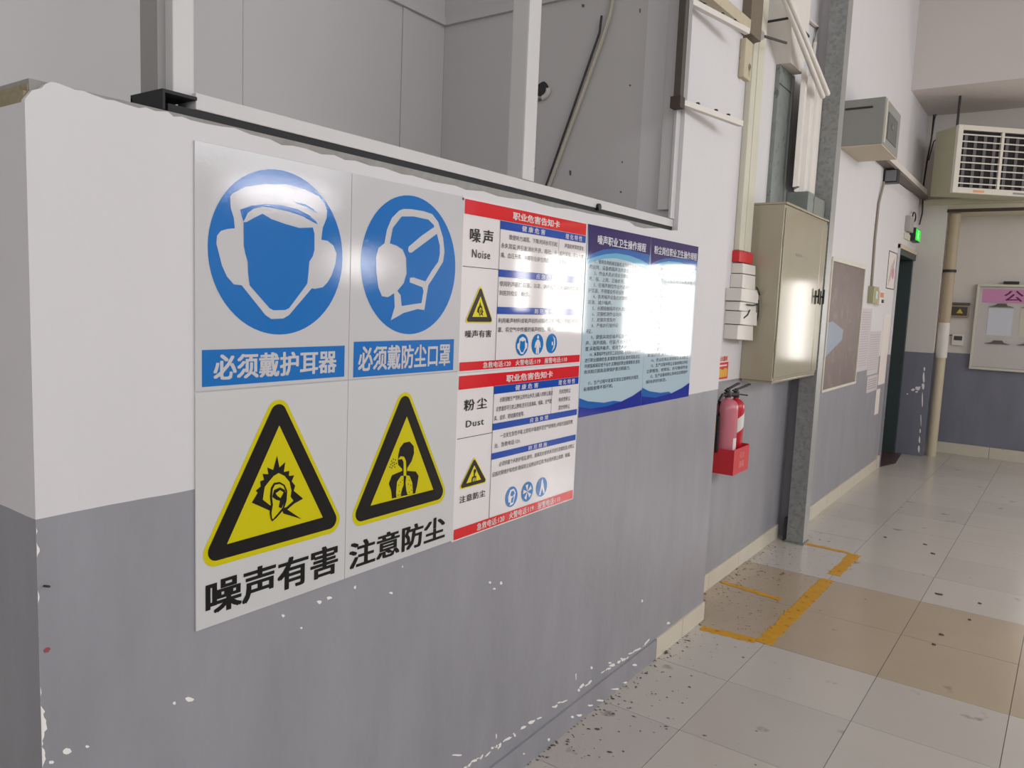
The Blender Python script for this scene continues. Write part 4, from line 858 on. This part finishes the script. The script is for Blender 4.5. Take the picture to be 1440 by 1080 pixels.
MB().box(.325, .445, YA-.03, YA, 1.29, 1.42).build('plate', OFFW, s, bevel=.004)
MB().box(.345, .43, YA-.034, YA-.0305, 1.35, 1.40).build('window', mat('dark_face',(70,62,58),.4), s)
MB().tube([(.33,YA-.02,1.41),(.28,YA-.03,1.40),(.255,YA-.03,1.44),(.26,YA-.03,1.53)], .006, 6).build('lead', DARK, s, smooth=True)
# notice board
ALU = mat('cream_aluminium', (206,202,188), .4, .2); BG = mat('board_back', (196,190,186), .6, vary=.03)
s = thing('notice_board', 'wall notice board with a pink heading strip and cream frame', 'notice board', (1.0,YA,1.03))
MB().box(.56, 1.42, YA-.045, YA, 1.06, 1.98).build('back_panel', BG, s)
MB().box(.53, 1.43, YA-.07, YA, 1.03, 1.058).build('frame_rail', ALU, s, bevel=.003)
MB().box(.53, 1.43, YA-.07, YA, 1.982, 2.01).build('frame_rail', ALU, s, bevel=.003)
MB().box(.53, .559, YA-.07, YA, 1.0585, 1.9815).build('frame_stile', ALU, s, bevel=.003)
MB().box(1.421, 1.43, YA-.07, YA, 1.0585, 1.9815).build('frame_stile', ALU, s)
MB().box(.59, 1.42, YA-.0475, YA-.0455, 1.80, 1.955).build('pink_strip', mat('heading_pink',(206,140,182),.6), s)
b = MB(); put_text(b, '公', YA-.049, .80, .985, 1.82, 1.94, .012, facing='y'); b.build('lettering', mat('plum_print',(96,26,70),.6), s)
MB().box(.78,.93,YA-.06,YA-.0,2.012,2.045).build('top_catch', DARK, s, bevel=.004)
for k, x0 in enumerate((.665, .975)):
    MB().box(x0, x0+.24, YA-.0478, YA-.0456, 1.43, 1.74).build('posted_sheet', mat(('posted_blue_white','posted_cream')[k], ((206,208,216),(204,198,178))[k], .6), s)
    for z in (1.755, 1.335): MB().prism([(x0-.005,z),(x0+.245,z),(x0+.18,z+.012),(x0+.165,z+.038),(x0+.085,z+.038),(x0+.06,z+.014)], 'y', YA-.066, YA-.048).build('clip', mat('clip_grey',(92,84,84),.5), s)
# air cooler
AC = mat('cooler_casing', (176,172,146), .5, vary=.04); ACF = mat('cooler_frame', (218,212,198), .45); VANE = mat('vane_grey', (96,90,94), .5)
W, Hh, D = 1.0, .66, .34
s = thing('air_cooler', 'large cream evaporative air cooler hung diagonally, with a louvred grille', 'air cooler', (.325,9.06,2.875), rotz=math.radians(42))
MB().box(0, W, .02, D, 0, Hh).build('casing', AC, s, bevel=.012)
MB().box(.04, W-.04, .006, .0195, .04, Hh-.04).build('dark_interior', mat('cooler_dark',(22,18,22),.8), s)
for a in ((-.004,.05,-.004,Hh+.004),(W-.05,W+.004,-.004,Hh+.004)): MB().box(a[0], a[1], -.02, .0195, a[2], a[3]).build('frame_stile', ACF, s, bevel=.003)
for a in ((-.004,.052),(Hh-.045,Hh+.004)): MB().box(.0505, W-.0505, -.02, .0195, a[0], a[1]).build('frame_rail', ACF, s, bevel=.003)
MB().box(.475, .505, -.02, .0055, .0525, Hh-.0455).build('centre_bar', ACF, s, bevel=.002)
for x0, x1 in ((.0505,.4745),(.5055,.9495)):
    for k in range(8):
        z = .052+(Hh-.045-.052)*(k+.6)/8.2; MB().box(x0, x1, -.014, -.004, z-.006, z+.006).build('louvre_slat', ACF, s)
    for k in range(4): xx = x0+(x1-x0)*(k+.3)/4; MB().box(xx, xx+.034, -.002, .0055, .0525, Hh-.075).build('vane', VANE, s)
MB().box(.22, .34, -.0225, -.0203, .008, .03).build('orange_tag', mat('orange_tag',(222,160,110),.5), s)
MB().box(.66, .84, -.0225, -.0203, .012, .03).build('name_plate', mat('grey_plate',(140,140,144),.5), s)
MB().tube([(.06,.1,Hh),(.06,.1,.973)], .012, 8).build('hanger_rod', DARK, s)
MB().tube([(.94,.1,Hh),(.94,.1,.973)], .012, 8).build('hanger_rod', DARK, s)
# hanging cables in the corner
def cable(px, Y, r, label):
    pts = [tuple(onY(a,b,y_)) for (a,b), y_ in zip(px, Y)]
    single('hanging_cable', MB().tube(pts, r, 6), DARK, label, 'cable', smooth=True, group='cables in the far corner')
cable([(1316,131),(1313,165),(1310,195),(1304,225),(1299,258),(1297,300),(1293,316)], [9.9]*7, .009, 'dark cable dropping down the far corner past the cooler')
cable([(1326,131),(1318,155),(1314,168),(1311,190)], [9.88]*4, .007, 'short dark cable joining the corner cable under the ceiling beam')
cable([(1342,182),(1328,188),(1313,199),(1306,225)], [9.2,9.3,9.5,9.86], .006, 'thin cable looping from the cooler top to the corner')
single('hanging_cable', MB().tube([(0,7.89,2.84),(.004,8.5,2.845),(.004,9.2,2.87),(-.02,9.86,2.91)], .006, 6), DARK, 'thin cable sagging from the dark box light to the corner', 'cable', smooth=True, group='cables in the far corner')

# ================================================================== CONDUITS IN THE INNER ROOM
YP2 = YP-.016
pts = [tuple(onY(*p,YP2)) for p in ((864,-14),(858,20),(851,42),(846,58),(812,152),(770,266),(764,285))]
single('painted_conduit', MB().tube(pts, .009, 8), mat('cream_conduit',(186,180,164),.5,vary=.1), 'cream conduit slanting across the side wall of the inner room', 'conduit', smooth=True)
pts = [tuple(onY(*p,YP2-.004)) for p in ((846,22),(843,46),(806,152),(766,266))]
single('black_cable', MB().tube(pts, .005, 6), DARK, 'black cable following the cream conduit in the inner room', 'cable', smooth=True)

# ================================================================== ON THE FLOOR
YT = mat('worn_yellow_floor_paint', (206,150,24), .5, vary=.18, scale=20, dark=(150,112,40), dth=.6, dscale=24)
def strip(pts, w, label, seed):
    r = random.Random(seed); P_ = [Vector(p) for p in pts]; L_, R_ = [], []
    for (a, b) in zip(P_, P_[1:]):
        n = max(2, int((b-a).length/.02)); d = (b-a).normalized(); q = Vector((-d.y, d.x))
        for k in range(n):
            c = a+(b-a)*k/(n-1); L_.append(c+q*(w/2+r.uniform(-.1,.12)*w)); R_.append(c-q*(w/2+r.uniform(-.1,.12)*w))
    b = MB(); n = len(L_)
    for k in range(n-1): b.hexa([(*L_[k],.0005),(*R_[k],.0005),(*R_[k+1],.0005),(*L_[k+1],.0005)], [(*L_[k],.0014),(*R_[k],.0014),(*R_[k+1],.0014),(*L_[k+1],.0014)])
    single('floor_marking', b, YT, label, 'floor marking', group='yellow lines round the keep-clear area')
strip([(.345,3.655),(.352,4.0),(.365,4.82)], .075, 'long worn yellow line on the floor, nearer stretch before the break', 1)
strip([(.375,4.93),(.39,5.46)], .07, 'short worn yellow line on the floor beyond the break', 2)
strip([(.04,3.625),(.308,3.655)], .06, 'yellow line on the floor starting at the near skirting corner', 3)
strip([(-.115,4.335),(.24,4.29)], .042, 'thin yellow line across the middle of the marked floor area', 4)
strip([(.065,5.475),(.355,5.465)], .045, 'thin yellow line on the floor from the foot of the steel column', 5)
r = random.Random(11); b = MB()
def fleck(x, y, s_):
    n = r.randint(4,6); el = r.uniform(.3,.8); an = r.uniform(-.4,.4)
    vs = []
    for k in range(n):
        t = 2*math.pi*k/n; u, v = s_*r.uniform(.6,1.2)*math.cos(t), s_*el*r.uniform(.6,1.2)*math.sin(t); vs.append((x+u*math.cos(an)-v*math.sin(an), y+u*math.sin(an)+v*math.cos(an), .0011))
    b.add(vs, [list(range(n))])
for k in range(420):
    y = r.uniform(2.0,6.6); base = .012 if y < Y_END else (X_REC+.02 if y < 5.4 else X_PAS+.02); x = base+r.expovariate(5.5)
    if x < .95: fleck(x, y, r.uniform(.002,.007)*(1 if r.random() < .85 else 1.8))
for k in range(220): fleck(r.uniform(X_REC+.03,.34), r.uniform(3.72,5.4), r.uniform(.002,.008))
for k in range(260):
    y = r.uniform(2.0,5.4); base = .01 if y < Y_END else X_REC+.014; fleck(base+r.expovariate(40), y, r.uniform(.003,.009))
o = single('floor_grit', b, mat('dark_grit',(98,88,78),.9,vary=.3,scale=40), 'dark grit and scuff flecks strewn along the skirting', 'grit', kind='stuff')
def scrap(px, py, s_, label):
    p = onZ(px, py, 0); n = 9; s_ *= .8; lo = []; hi = []; rr_ = random.Random(px)
    for k in range(n):
        t = 2*math.pi*k/n; q = rr_.uniform(.65,1.1); lo.append((p[0]+s_*q*math.cos(t), p[1]+s_*.55*q*math.sin(t), .0006)); hi.append((p[0]+s_*.9*q*math.cos(t), p[1]+s_*.5*q*math.sin(t), .004+rr_.uniform(0,.004)))
    single('litter_scrap', MB().hexa(lo, hi), mat('dark_scrap',(92,80,70),.9), label, 'litter', group='dark scraps on the floor')
for a in [(1320,836,.034,'largest dark scrap lying on the cream tiles'),(1363,872,.014,'dark scrap at the far edge of the tan tiles'),(1323,893,.018,'dark scrap in the middle of the tan tiles'),(1313,907,.012,'small dark scrap just nearer than the tan-tile one'),(1378,849,.016,'thin dark scrap right of the largest scrap'),(1312,779,.02,'long dark scrap on the farther cream tiles'),(1301,766,.016,'dark scrap farthest along the tile joint'),(1245,756,.015,'dark scrap right of the yellow line end')]: scrap(*a)
